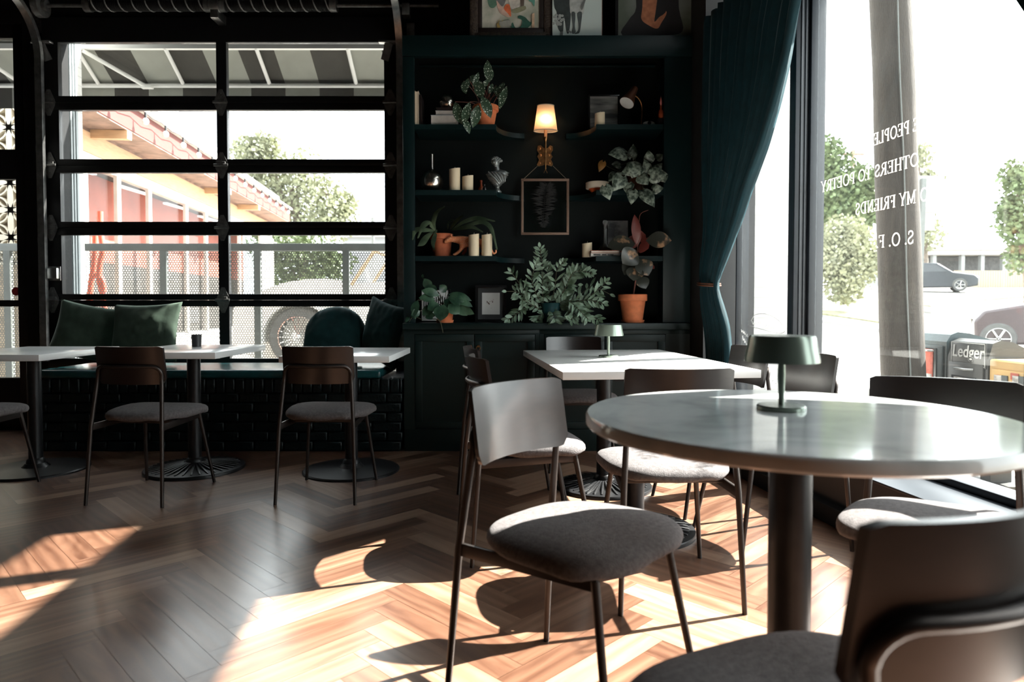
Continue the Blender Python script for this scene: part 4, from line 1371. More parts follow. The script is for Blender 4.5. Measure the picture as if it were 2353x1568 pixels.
# small bottle on block
t = thing('block', 'small dark wooden block at the curtain end of the top shelf', 'block', (xpx(1514, 4.68), 4.68, S1))
blk = MB(); blk.bx((xpx(1509, 4.68), 4.66, S1 + .001), (xpx(1522, 4.68) , 4.70, zpx(273, 4.68)), .002); blk.build('body', 'dark_cover', t)
cx, zz = xpx(1515.5, 4.68), zpx(273, 4.68) + .0008
t = thing('perfume_bottle', 'tiny glass bottle with a pink tassel top on the wooden block', 'bottle', (cx, 4.68, zz))
MB().lathe([(0, 0), (.016, 0), (.019, .02), (.016, .05), (.006, .065), (.007, .085), (0, .085)], (cx, 4.68, zz), 24).build('glass_body', 'amber', t)
MT['pink'] = mat('pink_feather', (0.55, 0.16, 0.15), 0.7)
MB().lathe([(.003, .085), (.008, .10), (.006, .13), (.0, .16)], (cx, 4.68, zz), 14).build('stopper', 'pink', t)

# --- middle shelf
cx = xpx(993, 4.74); z0 = S2 + .001; k = .083
b = MB(); b.lathe([(0, 0), (.040, .002), (.060, .016), (.077, .042), (.083, .075), (.076, .105), (.058, .132), (.032, .150), (.018, .158), (.015, .17), (.015, .258), (.017, .26), (.013, .26), (.011, .17), (0, .16)], (cx, 4.74, z0), 48)
tag(b.build('bottle_vase', 'silver'), 'round silver bottle vase with a long neck on the middle shelf', 'vase')
cx = xpx(1106, 4.74)
b = MB(); b.lathe([(0, 0), (.018, 0), (.020, .03), (.008, .045), (.007, .07), (.009, .072), (.009, .085), (0, .085)], (cx, 4.75, z0), 20)
tag(b.build('small_bottle', 'amber'), 'tiny amber glass bottle between the short candle and the bust', 'bottle')
cx = xpx(1114, 4.68)
b = MB(); b.lathe([(0, 0), (.014, 0), (.018, .012), (.012, .028), (.005, .034), (.006, .044), (0, .044)], (cx, 4.68, z0), 20)
tag(b.build('dark_bottle', 'black_gloss'), 'tiny black rounded bottle at the foot of the bust', 'bottle')
# bust of a woman
t = thing('bust', 'pewter bust of a woman in draped cloth on the middle shelf', 'bust', (xpx(1142, 4.72), 4.74, S2))
bc = V((xpx(1143, 4.74), 4.745, S2 + .001))
b = MB(); b.lathe([(0, 0), (.028, 0), (.028, .008), (.018, .016), (.013, .03), (.018, .042), (.023, .046), (.0, .05)], bc, 24)
b.build('plinth', 'bronze', t)
b = MB()
def torso(u, v):
    a = 2 * pi * u; z = .046 + .105 * v
    wx = interp([(0, .022), (.2, .045), (.55, .068), (.8, .078), (.92, .060), (1, .022)], v); wy = interp([(0, .018), (.2, .03), (.6, .042), (.85, .036), (1, .018)], v)
    fold = .0035 * sin(14 * v * 3 + 6 * cos(a) * 2) * (1 if v < .9 else .2)
    ch = .012 * max(0, cos(a + pi / 2) * 1) * math.exp(-((v - .55) / .2) ** 2) * abs(sin(2 * a))
    return bc + V(((wx + fold) * cos(a), (wy + fold + ch) * sin(a), z + .006 * cos(a) * v))
b.grid(torso, 40, 26, True)
b.tube([bc + V((0, 0, .14)), bc + V((-.002, -.002, .165)), bc + V((-.006, -.004, .19))], [.024, .017, .018], 16)
hc = bc + V((-.010, -.006, .206))
hr = M.Rotation(R(-14), 3, 'Y') @ M.Rotation(R(-30), 3, 'Z')
b.ell(hc, (.024, .029, .034), hr)
b.ell(hc + hr @ V((-.001, -.026, -.002)), (.005, .008, .009), hr, 10, 8)          # nose
b.ell(hc + hr @ V((0, -.022, -.016)), (.009, .007, .005), hr, 10, 6)             # mouth
b.ell(hc + hr @ V((0, -.019, -.027)), (.010, .009, .008), hr, 10, 6)             # chin
for s_ in (-1, 1):
    b.ell(hc + hr @ V((s_ * .010, -.0235, .005)), (.005, .004, .003), hr, 10, 6)
    b.ell(hc + hr @ V((s_ * .024, .002, -.003)), (.004, .006, .009), hr, 10, 6)
for k in range(5):
    a0 = R(20 + k * 12)
    b.tube(bez([bc + V((-.06 + k * .022, -.042 - .006 * sin(k), .135 - k * .002)), bc + V((-.03 + k * .02, -.052, .10)), bc + V((.005 + k * .012, -.046, .066))], 5), .005, 6)
b.build('figure', 'bronze', t, smooth=60)
b = MB()
for k in range(46):
    a, e_ = k * 2.4, -.2 + 1.3 * (k / 46)
    d = V((cos(a) * cos(e_), sin(a) * cos(e_), sin(e_)))
    if d.y < -.55 and d.z < .55: continue
    b.ell(hc + hr @ V((d.x * .026, d.y * .030 + .004, d.z * .034 + .004)), (.008, .008, .007), None, 8, 6)
b.ell(hc + hr @ V((.012, .038, .018)), (.013, .013, .013), None, 10, 8)
b.ell(hc + V((.036, .006, .012)), (.010, .010, .011), None, 10, 8)
b.build('hair', 'bronze', t, smooth=180)
# cream bowl
t = thing('bowl', 'cream bowl with an orange foot beside the silver leaved plant', 'bowl', (xpx(1371, 4.70), 4.74, S2))
bc = V((xpx(1372, 4.74), 4.745, S2 + .001))
MB().lathe([(0, 0), (.040, 0), (.058, .018), (.060, .024), (0, .024)], bc, 36).build('foot', 'orange_glaze', t)
MB().lathe([(.05, .0235), (.079, .026), (.081, .03), (.081, .066), (.077, .068), (.074, .066), (.072, .034), (0, .030)], bc, 40).build('body', 'cream', t)
# silver leaved trailing plant
t = thing('potted_silver_plant', 'silver heart-leaved trailing plant at the curtain end of the middle shelf', 'plant', (xpx(1460, 4.72), 4.74, S2))
top = pot(t, xpx(1465, 4.76), 4.77, S2, .062, .080, .115, 'copper_dk', False, True, False)
fo, sm = MB(), MB()
HL = [(1438, 354, 1397, 355, 40, 4.62), (1452, 363, 1455, 331, 24, 4.72), (1492, 372, 1490, 345, 24, 4.62), (1470, 385, 1425, 400, 34, 4.58), (1462, 378, 1452, 410, 42, 4.56), (1490, 398, 1480, 366, 26, 4.60),
      (1500, 400, 1522, 375, 26, 4.58), (1494, 405, 1534, 400, 36, 4.56), (1430, 405, 1408, 440, 36, 4.55), (1390, 428, 1401, 460, 28, 4.53), (1455, 438, 1450, 471, 26, 4.53), (1478, 440, 1504, 477, 34, 4.53), (1500, 436, 1525, 432, 22, 4.56), (1520, 402, 1528, 420, 26, 4.60), (1425, 380, 1405, 378, 22, 4.68), (1415, 398, 1398, 418, 22, 4.66), (1445, 420, 1440, 446, 26, 4.57), (1470, 405, 1490, 425, 30, 4.57), (1510, 365, 1525, 355, 18, 4.7)]
for i, (a, b_, c, d, w, Y) in enumerate(HL):
    fo.heart(P2(a, b_, Y), P2(c, d, Y - .015), w * Y / F * 1.05, NF + V((.3 * sin(i * 1.9), 0, .35 * cos(i * 1.3))), .22, .25)
    pa = P2(a, b_, Y); sm.tube(bez([top, (top + pa) / 2 + V((0, -.02, .05)), pa], 5), .002, 5)
fo.build('foliage', 'leaf_silver', t, smooth=180)
sm.tube(bez([top, P2(1400, 385, 4.72), P2(1386, 372, 4.68)], 5), .002, 5)
yl = MB(); yl.heart(P2(1386, 372, 4.68), P2(1376, 396, 4.67), 18 * 4.68 / F, NF, .3, .3)
MT['leaf_yellow'] = mat('yellowed_leaf', (0.22, 0.10, 0.02), 0.5, var=.4, scale=30)
lab(yl.build('leaf', 'leaf_yellow', t, smooth=180), 'yellowed leaf')
sm.build('stem', 'stem', t)

# --- lower shelf
t = thing('potted_staghorn_fern', 'strap-leaved staghorn fern in an aged terracotta pot on the lower shelf', 'plant', (xpx(1018, 4.74), 4.76, S3))
top = pot(t, xpx(1015, 4.81), 4.825, S3, .062, .080, .168, 'terracotta_dk')
fo = MB()
SL = [[(1000, 528), (996, 510), (1004, 488), (1022, 474)], [(1000, 530), (985, 512), (972, 520), (960, 548)], [(998, 530), (975, 528), (955, 530), (948, 552)], [(1003, 528), (998, 545), (995, 560), (998, 575)],
      [(1040, 528), (1062, 512), (1090, 502), (1112, 503), (1138, 509)], [(1040, 528), (1070, 520), (1105, 510), (1125, 520), (1135, 545), (1142, 575)], [(1034, 526), (1048, 508), (1066, 494)], [(1028, 526), (1032, 510), (1044, 506)], [(1038, 528), (1060, 524), (1085, 522), (1110, 534)], [(996, 532), (980, 545), (968, 562), (960, 566)]]
def strap(mb, pts, Y0, Y1, w0, w1):
    n = len(pts); P_ = bez([P2(x, y, Y0 + (Y1 - Y0) * i / (n - 1)) for i, (x, y) in enumerate(pts)], 6)
    vs = []
    for i, p in enumerate(P_):
        tt = i / (len(P_) - 1)
        a = P_[max(i - 1, 0)]; c = P_[min(i + 1, len(P_) - 1)]
        tg = (c - a).normalized(); sd = tg.cross(V((0, -1, .35))).normalized()
        w = (w0 + (w1 - w0) * sin(pi * min(1, tt * 1.15) ** 1.2) ) * (1 if tt < .97 else .4)
        vs.append([mb.bm.verts.new(q) for q in (p - sd * w + V((0, .25 * w, 0)), p + V((0, -.1 * w, 0)), p + sd * w + V((0, .25 * w, 0)))])
    for A, B in zip(vs, vs[1:]):
        for k in (0, 1): mb.bm.faces.new((A[k], A[k + 1], B[k + 1], B[k]))
for i, p in enumerate(SL):
    strap(fo, p, 4.79, (4.565 if p[-1][0] < 1000 else 4.62) - .012 * (i % 3), .006, .024 if i in (1, 2, 9) else .017)
fo.build('foliage', 'leaf_stag', t, smooth=180)
# leopard
t = thing('leopard_figurine', 'orange spotted leopard figurine prowling on the lower shelf', 'figurine', (xpx(1080, 4.70), 4.70, S3))
MT['leopard'] = leafmat('orange_spotted_ceramic', (0.78, 0.27, 0.12), (0.9, 0.62, 0.45), 110, 'dots', .5)
YL = 4.752
def L2(px, py, dy=0): return AT(px, py, YL + dy)
def skinned(name, joints, edges, m, parent, lv=2):
    me = bpy.data.meshes.new(name)
    inv = WM[parent.name].inverted()
    me.from_pydata([inv @ V(j[0]) for j in joints], edges, [])
    o = bpy.data.objects.new(name, me); COL.objects.link(o); o.parent = parent; WM[o.name] = WM[parent.name]
    sk = o.modifiers.new('skin', 'SKIN')
    for i, j in enumerate(joints):
        sv = me.skin_vertices[0].data[i]; sv.radius = (j[1] * 1.32, j[1] * 1.2); sv.use_root = i == 0
    sk.use_smooth_shade = True
    su = o.modifiers.new('sub', 'SUBSURF'); su.levels = su.render_levels = lv
    me.materials.append(MT[m]); return o
J = [(L2(1112, 556), .026), (L2(1090, 556), .025), (L2(1068, 554), .029), (L2(1055, 550), .025), (L2(1044, 551), .018), (L2(1034, 549), .020), (L2(1026, 554), .015), (L2(1020, 559), .009),
     (L2(1062, 566, -.02), .015), (L2(1058, 576, -.022), .010), (L2(1046, 585, -.022), .0085), (L2(1040, 586, -.022), .008),
     (L2(1068, 566, .02), .014), (L2(1070, 577, .022), .009), (L2(1062, 586, .022), .008),
     (L2(1114, 568, -.02), .016), (L2(1120, 578, -.02), .009), (L2(1114, 586, -.02), .008),
     (L2(1108, 568, .02), .015), (L2(1112, 578, .02), .009), (L2(1104, 586, .02), .008),
     (L2(1122, 560), .010), (L2(1129, 575), .007), (L2(1134, 584), .006), (L2(1140, 580), .006), (L2(1139, 574), .005)]
E_ = [(0, 1), (1, 2), (2, 3), (3, 4), (4, 5), (5, 6), (6, 7), (2, 8), (8, 9), (9, 10), (10, 11), (2, 12), (12, 13), (13, 14), (0, 15), (15, 16), (16, 17), (0, 18), (18, 19), (19, 20), (0, 21), (21, 22), (22, 23), (23, 24), (24, 25)]
skinned('body', J, E_, 'leopard', t)
e = MB()
for dy in (-.012, .012): e.ell(L2(1037, 541.5, dy), (.006, .004, .008), None, 10, 8)
e.build('ears', 'leopard', t, smooth=180)
e = MB()
for dy in (-.0125, .0125): e.ell(L2(1027.5, 551, dy), (.003, .003, .003), None, 8, 6)
e.build('eyes', 'black_gloss', t, smooth=180)
# books, decanter, print
book(xpx(1356, 4.68), xpx(1424, 4.68), 4.665, 4.80, S3 + .001, S3 + .0215, 'paper_grey', 'striped paperback at the bottom of two on the lower shelf', 'paperbacks on the lower shelf')
book(xpx(1357, 4.68), xpx(1422, 4.68), 4.665, 4.79, S3 + .0222, S3 + .040, 'terracotta_dk', 'thin reddish paperback on top of two on the lower shelf', 'paperbacks on the lower shelf')
sp_ = MB()
for i in range(14):
    if i in (5, 9): continue
    x = xpx(1364, 4.66) + i * .0098
    sp_.bx((x, 4.6642, S3 + .007), (x + .006, 4.665, S3 + .0155))
bpy.data.objects  # spine print belongs to the lower book
bk = [o for o in bpy.data.objects if o.get('label', '').startswith('striped paperback')][0]
sp_.build('spine_print', 'dark_cover', bk)
t = thing('decanter', 'clear glass decanter with a stopper on the lower shelf', 'decanter', (xpx(1388, 4.8), 4.82, S3 + .001))
dc = V((xpx(1390, 4.83), 4.835, S3 + .041 - .04))
MT['decanter_glass'] = mat('cut_glass', (0.75, 0.78, 0.78), 0.08, trans=0.85, var=.05)
MB().lathe([(0, 0), (.045, 0), (.056, .02), (.054, .05), (.03, .085), (.016, .105), (.013, .15), (.015, .205), (.012, .205), (.010, .15), (.012, .11), (.04, .06), (.045, .02), (0, .01)], dc, 32).build('body', 'decanter_glass', t)
MB().lathe([(.009, .205), (.012, .215), (.010, .222), (.018, .236), (.020, .25), (.013, .264), (0, .268)], dc, 12).build('stopper', 'decanter_glass', t)
MT['cloud_print'] = gradmat('grey_landscape_print', (0.10, 0.11, 0.12), (0.36, 0.37, 0.37), sc=(9, 9, 14))
A, B = P2(1397, 587, 4.89), P2(1444, 506, 4.89)
pr = MB(); pr.bx((A.x, 4.89, S3 + .001), (B.x, 4.895, B.z))
X_ = M.Translation((0, 4.89, S3)) @ M.Rotation(R(-5), 4, 'X') @ M.Translation((0, -4.89, -S3))
tag(pr.xf(X_).build('art_print', 'cloud_print', smooth=0), 'small unframed grey landscape print behind the decanter', 'picture')

# --- counter
zc1 = .8735
t = thing('potted_rubber_plant', 'variegated rubber plant in a terracotta pot on the counter', 'plant', (xpx(1454, 4.70), 4.72, zc1))
c0 = V((xpx(1454, 4.74), 4.745, zc1))
top = pot(t, c0.x, c0.y, zc1, .068, .101, .195, 'terracotta')
stem = bez([top + V((0, 0, -.02)), P2(1458, 660, 4.73), P2(1464, 620, 4.71), P2(1465, 580, 4.69), P2(1466, 540, 4.66), P2(1468, 515, 4.65), P2(1472, 492, 4.65), P2(1490, 483, 4.65)], 6)
MB().tube(stem, [.006 - .0045 * i / (len(stem) - 1) for i in range(len(stem))], 8).build('stem', 'stem_red', t)
fo = MB(); rd = MB()
RL = [(1460, 560, 1395, 568, 38, 4.60), (1484, 553, 1543, 553, 34, 4.545), (1462, 575, 1430, 606, 44, 4.57), (1466, 596, 1490, 634, 40, 4.57), (1456, 600, 1434, 632, 30, 4.60), (1462, 612, 1456, 646, 36, 4.56), (1468, 636, 1484, 664, 28, 4.57)]
for i, (a, b_, c, d, w, Y) in enumerate(RL):
    fo.leaf(P2(a, b_, Y + .03), P2(c, d, Y), w * Y / F * 1.15, NF + V((.2 * sin(i), 0, .3 * cos(i * 2))), .2, .15, 8, .5)
for (a, b_, c, d, w, Y) in [(1462, 562, 1458, 493, 20, 4.64), (1466, 565, 1445, 545, 40, 4.66), (1470, 562, 1490, 572, 40, 4.66), (1466, 550, 1484, 540, 34, 4.68), (1494, 612, 1504, 618, 10, 4.62), (1440, 575, 1424, 578, 20, 4.66)]:
    rd.leaf(P2(a, b_, Y + .02), P2(c, d, Y), w * Y / F * 1.1, NF, .15, .3, 7, .5)
fo.build('foliage', 'leaf_rubber', t, smooth=180); lab(rd.build('young_leaves', 'leaf_red', t, smooth=180), 'dark red young leaves')

t = thing('potted_blue_fern', 'large blue green fern in a dark teal glazed pot on the counter', 'plant', (xpx(1270, 4.70), 4.72, zc1))
top = pot(t, xpx(1266, 4.73), 4.74, zc1, .058, .080, .135, 'glaze_dk', False, True, False)
fo = MB(); rf = random.Random(21); sm = MB()
FR = [[(1250, 712), (1246, 660), (1246, 615), (1240, 566)], [(1262, 712), (1225, 690), (1200, 660), (1172, 622)], [(1240, 712), (1215, 690), (1190, 672), (1162, 670)], [(1270, 712), (1300, 660), (1320, 625), (1362, 628)], [(1275, 712), (1330, 690), (1370, 670), (1395, 645)],
      [(1275, 715), (1320, 695), (1355, 690), (1390, 700)], [(1275, 715), (1310, 700), (1318, 725), (1310, 736)], [(1280, 715), (1330, 705), (1350, 720), (1378, 737)], [(1255, 718), (1245, 722), (1236, 732), (1234, 738)], [(1262, 715), (1272, 722), (1276, 738)], [(1250, 715), (1215, 705), (1190, 720), (1166, 737)],
      [(1262, 710), (1275, 660), (1280, 620), (1298, 600)], [(1268, 710), (1296, 670), (1310, 640), (1340, 615)], [(1272, 712), (1330, 680), (1360, 660), (1405, 678)], [(1250, 710), (1230, 670), (1222, 640), (1235, 600)], [(1258, 710), (1262, 670), (1256, 640), (1262, 610)], [(1268, 712), (1290, 690), (1300, 660), (1330, 655)], [(1248, 714), (1220, 700), (1200, 690), (1205, 715)], [(1270, 712), (1300, 690), (1330, 712), (1352, 735)], [(1274, 712), (1340, 700), (1380, 690)]]
for i, fr_ in enumerate(FR):
    Y1 = 4.73 - .20 * rf.random() - (.04 if fr_[-1][1] > 715 else 0)
    path = bez([P2(x, y, 4.73 + (Y1 - 4.73) * k / (len(fr_) - 1)) for k, (x, y) in enumerate(fr_)], 7)
    sm.tube(path, .002, 5)
    n = len(path)
    for k in range(3, n - 1, 2 if i % 3 else 1):
        tg = (path[k + 1] - path[k - 1]).normalized()
        sd = tg.cross(V((rf.uniform(-.3, .3), -1, rf.uniform(0, .5)))).normalized()
        tt = k / n
        if rf.random() < .16: continue
        ln = (.036 + .044 * sin(pi * tt)) * rf.uniform(.55, 1.25)
        for s_ in (-1, 1):
            tip = path[k] + (sd * s_ * .8 + tg * .75 + V((0, rf.uniform(-.3, .3), rf.uniform(-.25, .1)))).normalized() * ln
            fo.leaf(path[k], tip, .023 * rf.uniform(.7, 1.2), V((rf.uniform(-.7, .7), -1, rf.uniform(-.3, .9))), rf.uniform(-.2, .35), .2, 4, .6)
    fo.leaf(path[-2], path[-1] + (path[-1] - path[-3]).normalized() * .03, .022, V((0, -1, .3)), .1, .2, 5, .5)
fo.build('foliage', 'leaf_fern', t, smooth=60); sm.build('stem', 'stem', t)

t = thing('trailing_plant', 'dark trailing plant in a small terracotta pot by the brick bench end of the counter', 'plant', (xpx(1020, 4.66), 4.68, zc1))
top = pot(t, xpx(1022, 4.68), 4.69, zc1, .050, .066, .095, 'terracotta')
fo, sm = MB(), MB()
TL = [(1000, 690, 962, 685, 22, 4.62), (1010, 680, 968, 668, 20, 4.64), (990, 665, 975, 640, 20, 4.70), (1004, 668, 985, 655, 16, 4.68), (1020, 690, 1050, 712, 30, 4.60), (1030, 682, 1068, 700, 26, 4.60), (1030, 676, 1084, 692, 18, 4.62), (1020, 700, 1012, 738, 34, 4.55), (1030, 700, 1056, 722, 28, 4.57), (1040, 692, 1074, 726, 24, 4.60), (1050, 700, 1090, 722, 20, 4.62), (1036, 680, 1060, 690, 20, 4.66), (1010, 700, 982, 712, 26, 4.58), (1000, 705, 970, 725, 24, 4.60), (960, 690, 952, 728, 20, 4.565), (965, 715, 945, 725, 18, 4.565), (984, 720, 992, 735, 20, 4.60), (972, 640, 972, 630, 6, 4.7), (1025, 672, 1010, 655, 18, 4.7), (1046, 690, 1086, 706, 18, 4.6)]
for i, (a, b_, c, d, w, Y) in enumerate(TL):
    fo.leaf(P2(a, b_, Y + .02), P2(c, d, Y), w * Y / F * 1.1, NF + V((.3 * sin(i * 1.7), 0, .4 * cos(i))), .2, .18, 6, .5)
    pa = P2(a, b_, Y + .02); sm.tube(bez([top, (top + pa) / 2 + V((0, 0, .03)), pa], 4), .0022, 5)
tr = bez([top + V((-.02, -.03, -.01)), P2(990, 732, 4.62), P2(1003, 734, 4.59), P2(1012, 742, 4.575), P2(1016, 756, 4.57), P2(1018, 765, 4.57)], 6)
sm.tube(tr, .0032, 6)
sm.tube(bez([P2(970, 735, 4.62), P2(950, 728, 4.62), P2(940, 740, 4.60)], 5), .0025, 5)
fo.heart(P2(948, 722, 4.60), P2(956, 734, 4.59), 12 * 4.6 / F, NF); fo.heart(P2(938, 730, 4.60), P2(932, 742, 4.59), 10 * 4.6 / F, NF)
fo.build('foliage', 'leaf_dark', t, smooth=180); sm.build('stem', 'stem', t)

# striped print and sketch
MT['mat_grey'] = mat('charcoal_mount', (0.035, 0.037, 0.038), .8)
t, X, q = frame('picture_frame', 'framed black and white striped print half hidden by the trailing plant', 'picture', 966, 1034, 664, 742, 4.86, .010, .016, 'black_gloss', 'paper', R(-4), zc1)
s = MB()
for i in range(11):
    x = q[0] + .012 + i * (q[1] - q[0] - .03) / 11
    s.bx((x, 4.8585, q[2] + .03), (x + .006, 4.8595, q[3] - .045 + .01 * sin(i)))
s.bx((q[0] + .09, 4.8585, q[3] - .04), (q[0] + .12, 4.8595, q[3] - .012))
s.xf(X).build('stripe_print', 'black_gloss', t)
t, X, q = frame('picture_frame', 'black framed sketch with a white sheet on a charcoal mount', 'picture', 1092, 1164, 655, 743, 4.84, .020, .022, 'black_gloss', 'paper', R(-5), zc1, None, .028, 'mat_grey')
s = MB(); cx, czz = (q[0] + q[1]) / 2, (q[2] + q[3]) / 2
for (a, b_, c, d) in [(-.03, .02, -.02, .0), (-.02, .0, -.012, .012), (-.012, .012, .004, .018), (.004, .018, .022, .03), (-.024, .01, -.03, .0), (-.018, -.004, -.01, .002), (.0, -.03, .004, -.034)]:
    s.beam((cx + a, 4.8365, czz + b_), (cx + c, 4.8365, czz + d), .0015, .001, V((0, 1, 0)))
for (a, b_) in [(-.026, .012), (-.018, .004), (-.012, -.002), (.012, .012)]:
    s.ell((cx + a, 4.8365, czz + b_), (.004, .0006, .005), None, 8, 6)
MT['sepia'] = mat('sepia_ink', (0.12, 0.06, 0.045), .8)
s.xf(X).build('drawing', 'sepia', t)
b = MB(); b.lathe([(0, 0), (.024, 0), (.03, .02), (.03, .045), (.02, .07), (.013, .08), (.014, .09), (0, .09)], (xpx(1196, 4.80), 4.80, zc1), 20)
tag(b.build('small_vase', 'black_gloss'), 'small black vase in the shade under the fern', 'vase')

# --- hanging frame and sconce between the shelves
YW = YBk - .002
t = thing('hanging_frame', 'thin bronze glass frame with a pressed feather, hung from twine below the wall lamp', 'picture', (xpx(1252, 4.87), 4.87, zpx(540, 4.87)))
YH = 4.865
a, c = P2(1197.5, 540, YH), P2(1307.5, 411, YH)
f = MB(); wf = .017
for q0, q1 in (((a.x, a.z), (c.x, a.z + wf)), ((a.x, c.z - wf), (c.x, c.z)), ((a.x, a.z + wf), (a.x + wf, c.z - wf)), ((c.x - wf, a.z + wf), (c.x, c.z - wf))):
    f.bx((q0[0], YH - .008, q0[1]), (q1[0], YH + .008, q1[1]), .001)
f.build('frame', 'gold_frame', t)
MB().bx((a.x + wf, YH - .001, a.z + wf), (c.x - wf, YH + .001, c.z - wf)).build('pane', 'glass_clear', t, smooth=0)
MT['feather'] = mat('dark_feather', (0.008, 0.007, 0.007), .8)
fe = MB(); spine = bez([P2(1248, 522, YH), P2(1250, 480, YH), P2(1252, 445, YH), P2(1258, 425, YH)], 8)
fe.tube([p + V((0, -.004, 0)) for p in spine], .0015, 5)
rq = random.Random(4)
for i, p in enumerate(spine):
    tt = i / (len(spine) - 1)
    wl = .085 * sin(pi * (0.12 + .85 * (1 - tt))) + .01
    for s_ in (-1, 1):
        for j in range(4):
            fe.leaf(p + V((0, -.004, 0)), p + V((s_ * wl * rq.uniform(.6, 1.1), -.004 + rq.uniform(-.001, .001), rq.uniform(-.03, .02) + .012)), .005, V((0, -1, 0)), .2, 0, 3, .5)
fe.build('feather', 'feather', t)
cd = MB()
k0, k1 = P2(1236, 381, YH), P2(1270, 381, YH)
cd.tube([P2(1204, 411, YH), k0], .0018, 5); cd.tube([P2(1301, 411, YH), k1], .0018, 5)
cd.build('twine', 'cord', t)

t = thing('wall_lamp', 'lit brass butterfly wall lamp with a pleated cream shade', 'lamp', (xpx(1253, 4.86), YW, zpx(385, 4.9)))
YB_ = 4.90
wing = [(1236, 334), (1243, 333), (1249, 339), (1254, 340), (1259, 339), (1264, 333), (1270, 335), (1270.5, 344), (1266, 352), (1270, 359), (1266, 365), (1271, 376), (1268, 381), (1260, 379), (1254, 376), (1247, 379), (1238, 381), (1234, 378), (1239, 366), (1235, 358), (1239, 352), (1234.5, 344)]
pts = [P2(x, y, YB_) for x, y in wing]
b = MB(); b.prism([(p.x, p.z) for p in pts][::-1], -.012, 0.0, M.Translation((0, YW - .0125, 0)) @ M.Rotation(R(90), 4, 'X'))
for (x, y) in [(1241, 341), (1264, 341), (1241, 374), (1263, 374), (1243, 356), (1262, 356)]:
    p = P2(x, y, YB_); b.ell((p.x, YW - .013, p.z), (.008, .007, .008), None, 12, 8)
b.build('butterfly_plate', 'brass', t, smooth=30)
b = MB(); xs = xpx(1253, 4.885)
ys = 4.875
z = lambda y: zpx(y, ys)
b.tube([V((xs, YW - .012, z(362))), V((xs, ys, z(350))), V((xs, ys, z(331)))], .005, 8)
b.lathe([(0, z(392)), (.006, z(388)), (.004, z(383)), (.007, z(378)), (.004, z(372)), (.007, z(362)), (.0045, z(355)), (.008, z(348)), (.0045, z(340)), (.0075, z(333)), (.005, z(328)), (.012, z(322)), (.016, z(318)), (.014, z(315)), (0, z(315))], (xs, ys, 0), 16)
for s_ in (-1, 1): b.tube([V((xs, ys, z(390))), V((xs + s_ * .008, ys, z(394))), V((xs + s_ * .012, ys, z(398)))], .002, 6)
b.build('stem', 'brass', t)
MT['candle_sleeve'] = mat('waxed_sleeve', (0.72, 0.36, 0.18), .5)
b = MB(); b.lathe([(0, z(315)), (.0115, z(315)), (.0115, z(292)), (0, z(292))], (xs, ys, 0), 18); b.build('candle_sleeve', 'candle_sleeve', t)
m, nt, bs = newmat('lit_bulb'); bs.inputs['Emission Color'].default_value = (1, .62, .30, 1); bs.inputs['Emission Strength'].default_value = 8
MT['bulb'] = m
b = MB(); b.lathe([(.006, z(292)), (.012, z(286)), (.0125, z(280)), (.008, z(272)), (0, z(266))], (xs, ys, 0), 16); b.build('bulb', 'bulb', t)
def shade_mat():
    m, nt, b = newmat('pleated_silk_shade')
    nt.nodes.remove(b); out = nt.nodes['Material Output']
    tl = nd(nt, 'ShaderNodeBsdfTranslucent', Color=(0.95, 0.74, 0.55, 1)); df = nd(nt, 'ShaderNodeBsdfDiffuse', Color=(0.80, 0.66, 0.54, 1))
    mx = nd(nt, 'ShaderNodeMixShader', Fac=0.5); nt.links.new(df.outputs[0], mx.inputs[1]); nt.links.new(tl.outputs[0], mx.inputs[2]); nt.links.new(mx.outputs[0], out.inputs[0])
    return m
MT['shade'] = shade_mat()
rT, rB, zT, zB = .058, .083, z(243), z(301)
sh = MB()
def shf(u, v):
    a = 2 * pi * u; r_ = rT + (rB - rT) * v
    r_ *= 1 + .008 * sin(40 * a)
    return V((xs + r_ * cos(a), ys - 0.0 + r_ * .62 * sin(a), zT + (zB - zT) * v))
sh.grid(shf, 200, 6, True); sh.build('lamp_shade', 'shade', t, smooth=180)
MT['piping'] = mat('cream_piping', (0.52, 0.45, 0.36), .8)
tr_ = MB()
for v in (0.0, 1.0): tr_.tube([shf(i / 60, v) for i in range(60)], .0035, 6, True)
tr_.build('shade_trim', 'piping', t)
pl = bpy.data.lights.new('wall_lamp_bulb', 'POINT'); pl.energy = 1.15; pl.color = (1.0, .60, .30); pl.shadow_soft_size = .012
po = bpy.data.objects.new('wall_lamp_bulb', pl); COL.objects.link(po); po.location = (xs, ys - .016, z(278)); 
po.parent = t; po.location = WM[t.name].inverted() @ V((xs, ys - .016, z(278)))

# --- pictures standing on the bookcase
YP = 4.70; zp0 = zb1 - .0095
MT['ornate'] = mat('carved_dark_frame', (0.045, 0.030, 0.022), .4, .3, var=.5, scale=60, bump=.8, bscale=120)
MT['canvas'] = gradmat('muted_canvas', (0.40, 0.42, 0.34), (0.62, 0.60, 0.52), sc=(9, 9, 9))
t = thing('painting', 'ornate dark framed colourful painting on top of the bookcase', 'painting', (xpx(1173, YP), YP, zp0))
A, B = P2(1080, 82, YP), P2(1268, -120, YP)
f = MB(); z0 = zp0 + .001
w1, w2 = .055, .105
f.bx((A.x, YP - .03, z0), (B.x, YP, z0 + w1), .008); f.bx((A.x, YP - .03, B.z - w1), (B.x, YP, B.z), .008); f.bx((A.x, YP - .029, z0), (A.x + w1, YP, B.z), .008); f.bx((B.x - w1, YP - .029, z0), (B.x, YP, B.z), .008)
f.build('carved_frame', 'ornate', t)
f = MB()
a0, a1, b0, b1 = A.x + w1 - .002, B.x - w1 + .002, z0 + w1 - .002, B.z - w1
